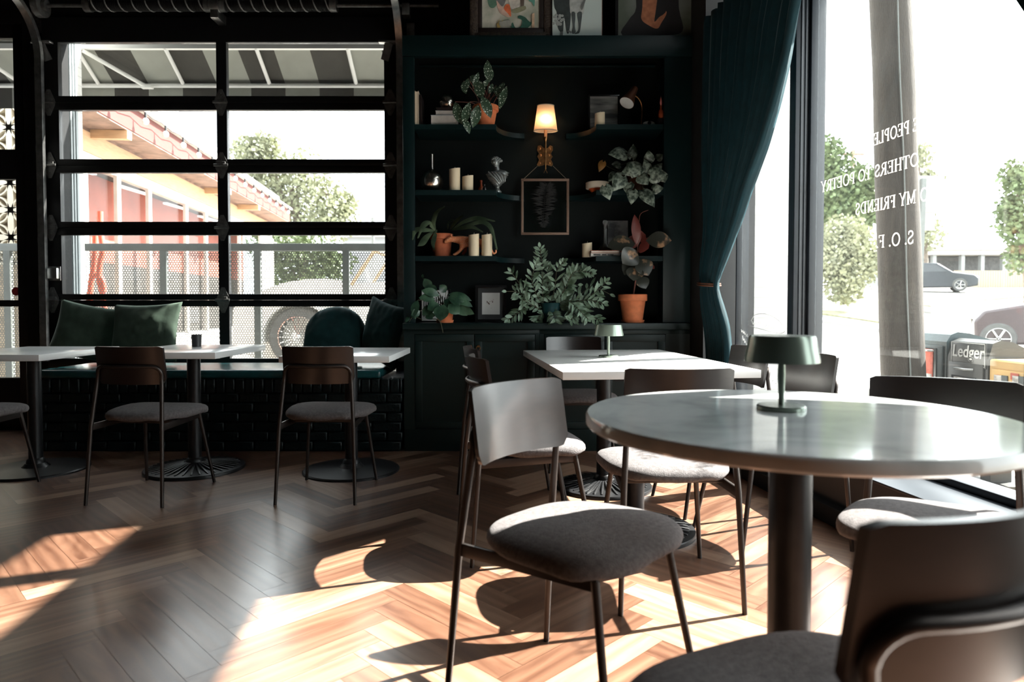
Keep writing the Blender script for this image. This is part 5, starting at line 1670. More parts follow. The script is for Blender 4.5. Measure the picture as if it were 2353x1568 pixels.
for lo, hi in (((a0, b0), (a1, b0 + .035)), ((a0, b1 - .035), (a1, b1)), ((a0, b0 + .034), (a0 + .030, b1 - .034)), ((a1 - .030, b0 + .034), (a1, b1 - .034))):
    f.bx((lo[0], YP - .018, lo[1]), (hi[0], YP, hi[1]), .003)
f.build('inner_frame', 'dark_cover', t)
MB().bx((a0 + .03, YP - .006, b0 + .034), (a1 - .03, YP - .002, b1 - .034)).build('canvas', 'canvas', t)
def blob(px, py, Y=YP - .0065):
    return P2(px, py, Y)
def flat_shape(parent, name, pts, col, Y, k):
    if name not in MT: MT[name] = mat(name, col, .8, var=.25, scale=30)
    p = [P2(x, y, Y) for x, y in pts]
    if len(p) > 4:
        q_ = bez([p[-1]] + p + [p[0], p[1]], 4); p = q_[4:-4][:-1]
    MB().prism([(q.x, q.z) for q in p][::-1], 0, .001, M.Translation((0, Y - .0006 * k, 0)) @ M.Rotation(R(90), 4, 'X')).build('paint_patch', MT[name], parent, smooth=0)
Yc = YP - .0065
SH = [('p_green', (.10, .20, .14), [(1120, -30), (1138, -30), (1145, 0), (1135, 18), (1122, 10)]), ('p_grey', (.17, .17, .17), [(1140, -30), (1165, -30), (1160, 8), (1148, 16), (1140, 4)]), ('p_pink', (.62, .42, .34), [(1141, 2), (1150, 12), (1168, 28), (1176, 36), (1170, 40), (1158, 36), (1146, 26)]), ('p_orange', (.72, .16, .06), [(1164, 10), (1172, 14), (1174, 38), (1166, 30), (1158, 20)]), ('p_white', (.66, .62, .55), [(1170, -10), (1192, -20), (1196, 12), (1180, 22), (1172, 14)]), ('p_brown', (.12, .09, .07), [(1194, -20), (1206, -20), (1204, 14), (1196, 16)]), ('p_teal', (.12, .33, .26), [(1212, -30), (1228, -30), (1228, 14), (1222, 6), (1214, 0)]), ('p_olive', (.25, .25, .16), [(1176, 24), (1204, 14), (1208, 22), (1190, 30), (1178, 30)]), ('p_deep', (.03, .11, .08), [(1176, 66), (1178, 52), (1184, 64), (1196, 62), (1200, 48), (1190, 42), (1194, 36), (1206, 40), (1214, 48), (1220, 52), (1222, 42), (1224, 50), (1218, 60), (1208, 66)]), ('p_ochre', (.5, .36, .12), [(1140, 48), (1143, 56), (1148, 44), (1147, 60), (1156, 46), (1149, 64), (1143, 64)]), ('p_peach', (.6, .42, .28), [(1222, 34), (1228, 30), (1228, 66), (1222, 66)]), ('p_grey2', (.33, .33, .29), [(1150, 62), (1146, 52), (1172, 46), (1176, 60)])]
for k, (n_, c_, pts_) in enumerate(SH): flat_shape(t, n_, pts_, c_, Yc - .0002 * k, k)

YP2 = 4.665
t = thing('photo_print', 'pale photo print showing two children from the waist down, on top of the bookcase', 'picture', (xpx(1327, YP2), YP2, zp0))
A, B = P2(1269, 82, YP2), P2(1384, -140, YP2)
MT['photo_bg'] = mat('pale_photo_ground', (0.55, 0.63, 0.60), .5, var=.06, scale=2)
MB().bx((A.x, YP2 - .012, zp0 + .001), (B.x, YP2 + .004, B.z)).build('picture', 'photo_bg', t, smooth=0)
MB().bx((B.x - .003, YP2 - .0125, zp0 + .0012), (B.x + .001, YP2 + .0045, B.z)).build('edge', 'gold_frame', t, smooth=0)
Yc = YP2 - .0125
PG = [('g_dark', (.035, .045, .045), [(1273, -60), (1312, -60), (1312, 28), (1308, 72), (1302, 74), (1296, 40), (1294, 72), (1288, 74), (1281, 60), (1279, 28), (1273, 10)]),
      ('g_light', (.42, .44, .42), [(1312, -60), (1338, -60), (1342, 26), (1326, 31), (1310, 28)]),
      ('g_mid', (.07, .085, .085), [(1313, 30), (1322, 31), (1321, 60), (1323, 74), (1316, 78), (1314, 72), (1316, 60)]), ('g_mid', None, [(1326, 31), (1337, 29), (1335, 55), (1332, 74), (1326, 78), (1320, 78), (1328, 70), (1329, 55)]),
      ('g_skin', (.16, .17, .165), [(1287, 74), (1294, 72), (1293, 82), (1286, 82)]), ('g_skin', None, [(1302, 72), (1308, 70), (1314, 74), (1312, 77)]), ('g_skin', None, [(1338, -40), (1350, -20), (1342, 12), (1337, 24), (1334, 14), (1342, -4)])]
for k, (n_, c_, pts_) in enumerate(PG):
    flat_shape(t, n_, pts_, c_, Yc - .0002 * k, k)
rg = random.Random(3)
MT['g_flower'] = mat('grey_petals', (.30, .32, .31), .8)
fl = MB()
for k in range(26):
    p = P2(1271 + rg.uniform(0, 24), 34 + rg.uniform(0, 24), Yc - .003); fl.ell(p, (.010, .001, .009), None, 8, 4)
fl.build('printed_flowers', 'g_flower', t)

YP3 = 4.675
t = thing('portrait_painting', 'dark portrait canvas of a long haired person on the bookcase top', 'painting', (xpx(1500, YP3), YP3, zp0))
A, B = P2(1413, 82, YP3), P2(1591, -140, YP3)
MT['olive_ground'] = gradmat('olive_grey_ground', (0.07, 0.085, 0.062), (0.20, 0.21, 0.195), sc=(1.5, 1.5, 1.5))
MB().bx((A.x + .02, YP3 - .012, zp0 + .003), (B.x - .004, YP3 + .02, B.z)).build('canvas', 'olive_ground', t, smooth=0)
MB().bx((A.x, YP3 - .014, zp0 + .001), (A.x + .0195, YP3 + .02, B.z)).build('edge', 'black_gloss', t, smooth=0)
Yc = YP3 - .0125
HG = [('h_hair', (.006, .005, .006), [(1462, -80), (1548, -80), (1560, 20), (1568, 72), (1520, 81), (1430, 81), (1446, 44), (1462, 16)]), ('h_skin', (.34, .125, .06), [(1482, -60), (1520, -60), (1518, 12), (1532, 28), (1520, 52), (1510, 66), (1490, 58), (1474, 44), (1476, 16)]), ('h_hair', None, [(1518, -40), (1538, -40), (1532, 22), (1514, 40), (1504, 50), (1506, 30)])]
for k, (n_, c_, pts_) in enumerate(HG): flat_shape(t, n_, pts_, c_, Yc - .0002 * k, k)
# ================================================================== outside the garage door
MT['concrete'] = mat('pale_concrete', (0.30, 0.29, 0.27), .9, var=.08, scale=1.5)
MT['asphalt'] = mat('pale_asphalt', (0.24, 0.235, 0.225), .9, var=.1, scale=1.2)
MT['white_brick'] = None
def brick_mat(name, c, cm, sc, bump=.4):
    m, nt, b = newmat(name)
    tc = nd(nt, 'ShaderNodeTexCoord'); mp = nd(nt, 'ShaderNodeMapping'); mp.inputs['Rotation'].default_value = (R(90), 0, 0)
    nt.links.new(tc.outputs['Object'], mp.inputs[0])
    br = nd(nt, 'ShaderNodeTexBrick'); br.inputs['Scale'].default_value = sc
    br.inputs['Color1'].default_value = (*c, 1); br.inputs['Color2'].default_value = (*[x * .93 for x in c], 1); br.inputs['Mortar'].default_value = (*cm, 1)
    br.inputs['Mortar Size'].default_value = .012; br.inputs['Brick Width'].default_value = .5; br.inputs['Row Height'].default_value = .18
    nt.links.new(mp.outputs[0], br.inputs['Vector']); nt.links.new(br.outputs['Color'], b.inputs['Base Color'])
    bp = nd(nt, 'ShaderNodeBump', Strength=bump, Distance=.01); nt.links.new(br.outputs['Fac'], bp.inputs['Height']); bp.invert = True
    nt.links.new(bp.outputs[0], b.inputs['Normal']); b.inputs['Roughness'].default_value = .8
    return m
MT['white_brick'] = brick_mat('white_painted_brick', (.62, .61, .59), (.50, .49, .47), 2.4)
MT['grey_trim'] = mat('grey_painted_trim', (.30, .33, .34), .6, var=.06)
MT['fence_grey'] = mat('grey_fence_steel', (.11, .12, .115), .6, var=.1)
MT['perf'] = mat('perforated_grey_steel', (.12, .12, .11), .6, var=.06)

# ground on that side
gm = MB(); gm.bx((-40, 5.6, -.3), (1.4, 70, -.02)); struct(gm.build('ground_1', 'concrete', smooth=0))

# door jamb and white brick pier
a = MB()
xj0, xj1 = -3.70, -3.60
a.bx((-3.70, 5.601, 0), (-3.605, 5.72, 3.4))
for k in range(3): a.bx((-3.606, 5.61 + .035 * k, 0), (-3.596, 5.63 + .035 * k, 3.4), .002)
struct(a.build('trim_5', 'grey_trim'))
p = MB(); p.bx((-4.05, 5.73, 0), (-3.656, 5.86, 3.9)); struct(p.build('pillar', 'white_brick', smooth=0))

# awning
MT['stripe_dark'] = mat('dark_awning_canvas', (.052, .049, .042), .9, var=.08); MT['stripe_light'] = mat('light_awning_canvas', (.31, .315, .28), .9, var=.06)
aw = thing('awning', 'striped canvas awning on a white pipe frame outside the garage door', 'awning', (-2.2, 6.0, 3.0))
Y1, Y2 = 6.05, 6.38
z1, z2 = zpx(108, Y1), zpx(197, Y2)
xa0, xa1 = -5.6, -0.2
n = 17; wst = (xa1 - xa0) / n
for k in range(2):
    c = MB()
    for i in range(k, n, 2):
        x0, x1 = xa0 + i * wst, xa0 + (i + 1) * wst
        c.raw([V(v) for v in ((x0, Y1 - .1, z1 + .10), (x1, Y1 - .1, z1 + .10), (x1, Y2 + .03, z2 + .02), (x0, Y2 + .03, z2 + .02))], [(0, 1, 2, 3)])
        c.bx((x0, Y2 + .028, z2 - .20), (x1, Y2 + .034, z2 + .02))
    o = c.build('canvas', 'stripe_light' if k else 'stripe_dark', aw, smooth=0)
    so_ = o.modifiers.new('thickness', 'SOLIDIFY'); so_.thickness = .004
MB().bx((xa0, Y1 - .02, z1 - .02), (xa1, Y1 + .02, z1 + .025)).build('rail', 'white_paint', aw)
MB().cyl((xa0, Y2, z2), (xa1, Y2, z2), .020, seg=10).build('rail', 'white_paint', aw)
for px in (185, 388, 595, 803):
    x = xpx(px, Y1)
    MB().cyl((x, Y1, z1 - .01), (x, Y2, z2 + .01), .017, seg=10).build('rafter', 'white_paint', aw)
q0 = AT(190, 116, Y1); q1 = AT(338, 200, Y2 - .05)
MB().cyl(q0, q1, .019, seg=10).build('brace', 'white_paint', aw)
MB().box(q1, (.10, .05, .03), None, .004).build('brace_bracket', 'white_paint', aw)
MB().cyl(AT(-30, 140, Y1), AT(46, 190, Y2 - .05), .017, seg=10).build('brace', 'white_paint', aw)
# wall posts that carry it
for x in (-5.55, -0.25):
    MB().cyl((x, Y2, 0), (x, Y2, z2), .025, seg=10).build('post', 'white_paint', aw)

# breeze block screen behind the side door
YBk2 = 7.15
sw = MB(); bs_ = .285
xs0 = xpx(33, YBk2); zt_ = zpx(165, YBk2)
for i in range(6):
    for j in range(7):
        x0 = xs0 - .02 - (i - 1) * (bs_ + .0) ; zc_ = zt_ - (j + .5) * bs_; xc_ = x0 + bs_ / 2
        if i > 4: continue
        for q in (((x0, zc_ - bs_ / 2), (x0 + bs_, zc_ - bs_ / 2 + .03)), ((x0, zc_ + bs_ / 2 - .03), (x0 + bs_, zc_ + bs_ / 2)), ((x0, zc_ - bs_ / 2), (x0 + .03, zc_ + bs_ / 2)), ((x0 + bs_ - .03, zc_ - bs_ / 2), (x0 + bs_, zc_ + bs_ / 2))):
            sw.bx((q[0][0], YBk2, q[0][1]), (q[1][0], YBk2 + .12, q[1][1]))
        for sx_ in (-1, 1):
            for sz_ in (-1, 1):
                for side in (-1, 1):
                    pts = []
                    for k in range(7):
                        t_ = k / 6; bl = .030 * sin(pi * t_) * side
                        dx, dz = sx_ * .7071, sz_ * .7071
                        L = bs_ * .64
                        pts.append(V((xc_ + dx * L * t_ - dz * bl, YBk2 + .06, zc_ + dz * L * t_ + dx * bl)))
                    for a_, b_ in zip(pts, pts[1:]): sw.beam(a_, b_, .018, .10, V((0, 1, 0))) if False else sw.beam(a_, b_, .12, .016, V((b_ - a_).cross(V((0, 1, 0)))))
struct(tag(sw.build('wall_screen', mat('cream_breeze_block', (.62, .56, .46), .85, var=.06), smooth=0)))
hb = MB(); hb.bx((-7.6, 7.38, 0), (-4.95, 7.42, 3.05)); hb.bx((-7.6, YBk2 - .02, 0), (xs0 + .5, YBk2 + .14, zt_ - 7 * bs_))
struct(hb.build('wall_garden', mat('warm_garden_wall', (.36, .28, .2), .9, var=.4, scale=12), smooth=0))

# perforated railing
YFe = 6.9
zt0, zt1 = zpx(577, YFe), zpx(560, YFe)
fn = thing('railing', 'grey steel railing with hexagonally perforated panels outside the garage door', 'railing', (-2.6, YFe, 0))
xf0, xf1 = -5.45, xpx(925, YFe)
MB().bx((xf0, YFe - .02, zt0), (xf1, YFe + .03, zt1), .003).build('top_rail', 'fence_grey', fn)
MB().bx((xf0, YFe - .02, .06), (xf1, YFe + .03, .11), .003).build('bottom_rail', 'fence_grey', fn)
for px in (378, 593, 796, 20, 180):
    x = xpx(px, YFe)
    MB().bx((x - .033, YFe - .0195, 0), (x + .033, YFe + .03, zt0 + .01)).build('post', 'fence_grey', fn)
pf = MB(); pit = .0262; rw = pit * .866
nx = int((xf1 - xf0) / pit); nz = int((zt0 - .11) / rw)
def hexring(cx, cz, R0, r0):
    o_ = [pf.bm.verts.new((cx + R0 * cos(R(60 * k + 30)), YFe + .004, cz + R0 * sin(R(60 * k + 30)))) for k in range(6)]
    i_ = [pf.bm.verts.new((cx + r0 * cos(R(60 * k + 30)), YFe + .004, cz + r0 * sin(R(60 * k + 30)))) for k in range(6)]
    for k in range(6):
        pf.bm.faces.new((o_[k], o_[(k + 1) % 6], i_[(k + 1) % 6], i_[k]))
for j in range(nz):
    zc_ = .11 + (j + .5) * rw
    for i in range(nx):
        xc_ = xf0 + (i + .5 + .5 * (j % 2)) * pit
        if xc_ > xf1: continue
        if zc_ < .45 and j % 1: continue
        hexring(xc_, zc_, pit * .5775, pit * .41)
pf.build('perforated_panel', 'perf', fn, smooth=0)

# red tavern across the terrace: its facade plane runs away from the garage door
FA, FK = -4.08, -0.112
def PF(px, py, a=FA):
    """sight line against the vertical plane x = a + FK*y"""
    d = ray(px, py); y = a / (d.x / d.y - FK)
    return V((0, 0, HC)) + d * (y / d.y)
def fx(y, a=FA): return a + FK * y
MT['glass_dim'] = glass_mat('low_sheen_glass', (.93, .95, .95, 1), 0, .25)
MT['tav_red'] = mat('brick_red_paint', (.42, .115, .08), .8, var=.15, scale=3)
MT['tav_fascia'] = mat('coral_fascia', (.125, .026, .019), .7, var=.08)
MT['tav_beam'] = mat('pine_beam', (.52, .33, .19), .7, var=.12, scale=6, stretch=(1, 1, 10))
MT['tav_soffit'] = mat('brown_soffit_boards', (.24, .15, .115), .8, var=.35, scale=7)
MT['tav_white'] = mat('off_white_trim', (.58, .55, .50), .7, var=.05)
MT['tav_dark'] = mat('dim_interior', (.07, .055, .05), .8, var=.3)
MT['tube_light'] = mat('tube_light', (.8, .8, .8), .5, emit=(1, 1, 1, 1), estr=1.6)
tv = thing('tavern', 'red roofed building with a pine beam and white framed windows beyond the railing', 'building', (fx(10) - .5, 10, 0))
def slab(y0, y1, z0, z1, a, th, mname, name, parent=None):
    b = MB()
    p = [V((fx(y0, a), y0, 0)), V((fx(y1, a), y1, 0))]
    nn = V((-1, -FK * -1, 0)); nn = V((-1, 0, 0))
    vs = []
    for z in (z0, z1):
        for q, off in ((p[0], 0), (p[1], 0), (p[1], 1), (p[0], 1)):
            vs.append(q + nn * th * off + V((0, 0, z)))
    b.raw(vs, [(3, 2, 1, 0), (4, 5, 6, 7), (0, 1, 5, 4), (1, 2, 6, 5), (2, 3, 7, 6), (3, 0, 4, 7)])
    return b.build(name, mname, parent or tv, smooth=0)
Ya, Yb = 7.46, 17.2
slab(Ya, Yb, 2.80, 3.04, FA, .25, 'tav_beam', 'beam')
slab(Ya, Yb, 2.66, 2.799, FA - .02, .1, 'tav_white', 'window_head')
slab(Ya, Yb, 0, .55, FA - .02, .2, 'tav_white', 'plinth')
slab(Ya, Yb, 3.10, 3.40, -3.65, .05, 'tav_fascia', 'fascia')
slab(Ya, Yb, 3.385, 3.43, -3.58, .10, 'tav_white', 'gutter')
slab(Ya, Yb, 3.08, 3.099, -3.66, 2.5, 'tav_soffit', 'soffit')
slab(Ya, Yb, 3.041, 3.079, FA - .01, .2, 'tav_soffit', 'frieze')
slab(Ya - .3, Yb, 3.48, 3.66, -3.95, .08, 'tav_beam', 'upper_fascia')
slab(Ya - .3, Yb, 3.342, 3.479, -4.2, .1, 'tav_soffit', 'upper_wall')
slab(Ya - .3, Yb, 3.661, 3.72, -3.9, 3.0, 'asphalt', 'roof')
for yy in (8.2, 10.2, 12.2, 14.2):
    b = MB(); b.beam((fx(yy, -3.64), yy, 3.02), (fx(yy, FA) - .02, yy, 3.03), .10, .10); b.build('rafter_end', 'tav_beam', tv)
posts = [(276, 2.0), (347, 2.0), (431, 2.2), (476, 2.2), (520, 2.0), (552, 2)]
ys = sorted([PF(px, 560).y for px, _ in posts] + [Ya, PF(200, 560).y, 16.9])
for yy in ys:
    slab(yy - .05, yy + .05, .55, 2.659, FA, .05, 'tav_white', 'mullion')
for y0, y1 in zip(ys, ys[1:]):
    if y1 - y0 < .3: continue
    slab(y0 + .076, y1 - .076, .551, 2.658, FA - .06, .01, 'glass_dim', 'window_pane')
slab(Ya, Yb, 1.62, 2.84, FA - .75, .1, 'tav_red', 'inner_wall')
slab(Ya, Yb, 0, 1.619, FA - .75, .1, 'tav_dark', 'inner_dado')
slab(Ya, Yb, 2.85, 2.9, FA - .3, 2.2, 'tav_dark', 'inner_ceiling')
slab(Ya, Yb, -.015, .01, FA - .3, 2.0, 'tav_dark', 'inner_floor')
slab(15.9, 17.2, .0, 2.66, FA + .02, .05, 'tav_white', 'end_panel')
for k in range(5):
    yy = 8.4 + k * 1.7
    b = MB(); b.bx((fx(yy) - .60, yy, 2.74), (fx(yy) - .54, yy + .8, 2.77)); b.build('tube_light', 'tube_light', tv)
# lights strung along the fascia
sl = thing('string_lights', 'string of round bulbs along the coral fascia', 'string lights', (fx(9, -3.6), 9, 3.2))
wp = []
ylist = [Ya + .2 + i * .62 for i in range(15)]
MT['bulb_white'] = mat('frosted_bulb', (.8, .8, .76), .4)
for i, yy in enumerate(ylist):
    wp.append(V((fx(yy, -3.54), yy, 3.36))); wp.append(V((fx(yy + .31, -3.53), yy + .31, 3.325)))
    c = V((fx(yy + .1, -3.52), yy + .1, 3.235))
    b = MB(); b.ell(c, (.038, .038, .042)); bb_ = b.build('bulb', 'bulb_white', sl, smooth=180)
    b = MB(); b.cyl(c + V((0, 0, .038)), c + V((0, 0, .11)), .016, seg=8); b.build('socket', 'black_plastic', bb_)
MB().tube(wp, .006, 5).build('cable', 'black_plastic', sl)

# blank white sign board
sg = thing('billboard', 'blank white sign board standing above the tavern roof', 'sign board', (-8, 18.5, 0))
A, B = AT(412, 372, 18.5), AT(508, 235, 18.5)
MT['sign_white'] = mat('sign_white', (.22, .225, .235), .7, var=.03)
MB().bx((A.x, 18.5, A.z - .3), (B.x, 18.6, B.z)).build('board', 'sign_white', sg)
MB().tube([V(((A.x + B.x) / 2 + .32 + .30 * cos(R(a)), 18.49, (A.z + B.z) / 2 + .1 + .62 * sin(R(a)))) for a in range(0, 360, 15)], .03, 6, True).build('ring_mark', 'white_paint', sg)
for x in (A.x + .2, B.x - .2): MB().bx((x - .06, 18.61, 0), (x + .06, 18.71, B.z - .2)).build('post', 'steel_dull', sg)

# red tubular frame
MT['red_tube'] = mat('orange_red_enamel', (.55, .10, .06), .45)
YT = 7.45
ht = thing('red_tube_stand', 'bent orange red tube frame standing behind the railing by the brick pier', 'stand', (xpx(225, YT), YT, 0))
def tb(pts, r=.024):
    MB().tube(bez([AT(x, y, YT + d) for x, y, d in pts], 6), r, 10).build('tube', 'red_tube', ht)
tb([(230, 486, 0), (231, 530, 0), (236, 575, 0), (231, 600, 0), (228, 640, 0), (236, 680, 0), (243, 760, 0), (246, 955, 0)], .030)
tb([(219, 540, .05), (218, 585, .05), (215, 620, .05), (211, 640, .05), (206, 690, .05), (202, 780, .05), (200, 955, .05)], .030)
tb([(207, 668, .05), (211, 640, .04), (225, 632, .02), (236, 645, 0), (240, 672, 0)], .026)
tb([(203, 800, .05), (222, 804, .03), (244, 800, 0)], .02)

# vintage white truck
YTk = 10.6
tk = thing('vintage_truck', 'white vintage truck with a wire spoked wheel behind the railing', 'truck', (xpx(760, YTk), YTk, 0))
MT['truck_white'] = mat('white_truck_paint', (.72, .70, .66), .35, var=.03)
MT['tyre'] = mat('grey_tyre_rubber', (.07, .07, .068), .85, var=.15)
MT['chrome'] = mat('chrome', (.7, .7, .7), .15, 1.0)
MT['dark_glass'] = mat('dark_glass', (.03, .035, .04), .1)
def T2(px, py): 
    p = AT(px, py, YTk); return (p.x, p.z)
body = [(520, 800), (522, 708), (545, 692), (575, 676), (610, 660), (645, 648), (690, 641), (740, 640), (785, 644), (800, 652), (960, 640), (1010, 800), (790, 830), (580, 830)]
rotY = M.Rotation(R(90), 4, 'X')
pr_ = [T2(*q) for q in body]
b = MB(); b.prism(pr_[::-1], 0, 1.5, M.Translation((0, YTk + 1.72, 0)) @ rotY)
b.build('body', 'truck_white', tk, smooth=30)
hubx, hubz = T2(685, 775)
def wheel(parent, c, r, w, ax, rim_r, spokes, m_rim='chrome', name='wheel'):
    rt_ = ax.to_track_quat('Z', 'Y').to_matrix()
    wh = MB()
    wh.lathe([(rim_r, -w / 2), (r * .93, -w / 2), (r, -w * .32), (r, w * .32), (r * .93, w / 2), (rim_r, w / 2), (rim_r * .97, w * .2), (rim_r * .97, -w * .2), (rim_r, -w / 2)], c, 40, rt_)
    wo = wh.build(name, 'tyre', parent, smooth=40)
    rm = MB()
    e1 = rt_ @ V((1, 0, 0)); e2 = rt_ @ V((0, 1, 0)); nz_ = rt_ @ V((0, 0, 1))
    rm.tube([c + nz_ * (w / 2) + (e1 * cos(2 * pi * i / 36) + e2 * sin(2 * pi * i / 36)) * rim_r for i in range(36)], rim_r * .035, 6, True)
    for k in range(spokes):
        a_ = 2 * pi * k / spokes
        d_ = e1 * cos(a_) + e2 * sin(a_)
        rm.tube([c + nz_ * (w / 2 + .02) + d_ * rim_r * .14, c + nz_ * (w / 2 - .01) + d_ * rim_r * .98], [rim_r * .022 if spokes > 8 else rim_r * .10] * 2, 6)
    rm.lathe([(0, w / 2 - .02), (rim_r * .17, w / 2 - .02), (rim_r * .15, w / 2 + .02), (rim_r * .08, w / 2 + .045), (0, w / 2 + .05)], c, 20, rt_)
    if spokes <= 8: rm.lathe([(0, w * .1), (rim_r * .95, w * .1), (rim_r * .95, w * .12), (0, w * .12)], c, 24, rt_)
    rm.build('rim', m_rim, wo)
    return wo
rw_ = hubz
wheel(tk, V((hubx, YTk + .13, hubz)), .478, .22, V((0, -1, 0)), .318, 20)
wheel(tk, V((hubx + 2.6, YTk + .13, hubz)), .478, .22, V((0, -1, 0)), .318, 20)
fd = MB(); nA = 22; fw = []
for i in range(nA + 1):
    a_ = R(190 - 200 * i / nA)
    fw.append((hubx + .56 * cos(a_), hubz + .53 * sin(a_)))
for (x0, z0), (x1, z1) in zip(fw, fw[1:]): fd.beam((x0, YTk + .13, z0), (x1, YTk + .13, z1), .34, .03, V((x1 - x0, 0, z1 - z0)).cross(V((0, 1, 0))))
fd.build('fender', 'truck_white', tk)
b = MB()
W0, W1 = AT(802, 655, YTk), AT(856, 575, YTk)
for y_ in (.15, 1.55):
    b.cyl(W0 + V((0, y_, 0)), W1 + V((0, y_, 0)), .03, seg=8)
b.cyl(W1 + V((0, .15, 0)), W1 + V((0, 1.55, 0)), .03, seg=8)
lab(b.build('windscreen_frame', 'tav_beam', tk), 'tan windscreen frame')
b = MB(); b.raw([W0 + V((0, .17, 0)), W1 + V((0, .17, 0)), W1 + V((0, 1.53, 0)), W0 + V((0, 1.53, 0))], [(0, 1, 2, 3)])
gl_ = b.build('windscreen', 'glass', tk, smooth=0); gl_.modifiers.new('t', 'SOLIDIFY').thickness = .006
b = MB(); r0 = W1 + V((0, .85, .04)); b.bx((r0.x - .05, YTk + .12, r0.z - .04), (r0.x + 2.0, YTk + 1.58, r0.z + .04), .03); b.bx((r0.x + 1.9, YTk + .15, .9), (r0.x + 1.98, YTk + 1.55, r0.z)); b.build('soft_top', 'truck_white', tk)
b = MB(); b.lathe([(0, 0), (.09, .01), (.1, .06), (.06, .12), (0, .14)], (T2(590, 700)[0], YTk + .3, T2(590, 700)[1]), 20, M.Rotation(R(-90), 4, 'Y')); b.build('headlamp', 'chrome', tk)

# ---------------------------------------------------------------- trees
def leafy(name, rnd, centers, nleaf, size, parent, m):
    b = MB()
    for _ in range(nleaf):
        c, r_ = centers[rnd.randrange(len(centers))]
        d = V((rnd.gauss(0, 1), rnd.gauss(0, 1), rnd.gauss(0, 1))).normalized() * (rnd.random() ** .45)
        p = c + V((d.x * r_[0], d.y * r_[1], d.z * r_[2]))
        a_ = V((rnd.uniform(-1, 1), rnd.uniform(-1, 1), rnd.uniform(-1, .6))).normalized(); n_ = a_.orthogonal()
        s_ = size * rnd.uniform(.6, 1.4); sd = a_.cross(n_)
        b.raw([p, p + a_ * s_ * .5 + sd * s_ * .3, p + a_ * s_, p + a_ * s_ * .5 - sd * s_ * .3], [(0, 1, 2, 3)])
    return b.build(name, m, parent, smooth=0)
MT['tree_leaf'] = mat('pale_green_leaf', (.10, .135, .06), .7, var=.35, scale=2)
MT['tree_leaf_dry'] = mat('dry_sage_leaf', (.26, .27, .18), .8, var=.35, scale=2)
MT['tree_leaf_deep'] = mat('deep_green_leaf', (.05, .085, .04), .7, var=.35, scale=2)
def tree(name, label, base, blobs, nleaf, size, m, tr, seed, group=None):
    t = thing(name, label, 'tree', base, 0, group)
    rnd = random.Random(seed)
    cs_ = [(V(c), r_) for c, r_ in blobs]
    leafy('foliage', rnd, cs_, nleaf, size, t, m)
    b = MB(); bs0 = V(base)
    top = sum((c for c, _ in cs_), V()) / len(cs_)
    b.tube(bez([bs0, bs0 * .6 + top * .4 + V((.1, 0, 0)), top], 5), [tr * (1 - .05 * i) for i in range(11)], 9)
    for c, r_ in cs_[::max(1, len(cs_) // 5)]:
        b.tube(bez([bs0 * .5 + top * .5, (c + top) / 2, c], 4), [tr * .45 * (1 - .07 * i) for i in range(9)], 6)
    b.build('trunk', 'bark', t)
    return t
def blobs(pts, Y, k=1.0):
    return [(AT(x, y, Y + dy), (r_ * Y / F * k, r_ * Y / F * k * 1.2, r_ * Y / F * k)) for x, y, r_, dy in pts]
tree('tree', 'airy pale green tree beyond the tavern eaves', (AT(700, 703, 21).x, 21.5, 0), blobs([(600, 380, 60, 0), (650, 420, 75, .5), (700, 400, 60, 0), (740, 460, 60, 0), (690, 500, 85, .6), (770, 500, 55, 0), (640, 500, 70, 0), (590, 450, 60, 0), (570, 350, 40, 0), (610, 335, 30, 0), (790, 470, 30, 0)], 21), 9500, .13, 'tree_leaf_dry', .16, 3)
tree('shrub', 'green shrub seen through the railing behind the white truck', (AT(700, 703, 19).x, 19, 0), blobs([(620, 560, 55, 0), (670, 580, 60, 0), (720, 590, 60, 0), (770, 600, 45, 0), (650, 640, 50, 0), (740, 640, 50, 0)], 19), 4200, .12, 'tree_leaf', .08, 4)
pl_ = MB(); q = AT(857, 545, 24); pl_.cyl((q.x, 24, 0), (q.x, 24, AT(857, 500, 24).z), .06, seg=8)
tag(pl_.build('street_pole', 'steel_dull'), 'thin far pole beyond the white truck', 'pole')
lw_ = MB(); A, B = AT(790, 700, 30), AT(930, 545, 30); lw_.bx((A.x, 30, 0), (B.x + 3, 34, B.z)); lw_.build
bld = thing('shed', 'pale low building far behind the white truck', 'building', (A.x + 2, 30, 0))
lw_.build('wall', 'sign_white', bld)
MB().bx((A.x - .3, 29.7, B.z), (B.x + 3.3, 34.3, B.z + .25)).build('roof', 'tav_white', bld)

# ================================================================== the street outside the lettered window
def zs_(y): return interp([(-30, -.22), (9, -.22), (15, -.08), (20.5, .22), (23, .42), (30, .98), (36, 1.62), (44, 2.2), (70, 3.4)], y)
tr_ = MB(); ysx = [-30, -5, 3, 6, 9, 12, 15, 18, 20.5, 23, 26, 30, 33, 36, 40, 44, 55, 70]
gv = [[tr_.bm.verts.new((x, y, zs_(y))) for x in (1.6, 4, 8, 14, 25, 45, 80)] for y in ysx]
for A_, B_ in zip(gv, gv[1:]):
    for k in range(6): tr_.bm.faces.new((A_[k], A_[k + 1], B_[k + 1], B_[k]))
gob = struct(tr_.build('street', 'concrete', smooth=60)); gob.name = 'street'
rd = MB(); rd.bx((4.7, -30, -.3), (4.85, 9, -.10)); struct(rd.build('kerb_1', 'asphalt', smooth=0))
MT['dry_grass'] = mat('dry_grass', (.20, .19, .11), .95, var=.35, scale=5)
def patch(name, poly, y0z, m, h):
    b = MB(); vs = []
    for x, y in poly: vs.append(V((x, y, zs_(y) + h)))
    n = len(vs); vs += [v - V((0, 0, h + .05)) for v in vs]
    b.raw(vs, [tuple(range(n))] + [(i, (i + 1) % n, n + (i + 1) % n, n + i) for i in range(n)])
    return struct(b.build(name, m, smooth=0))
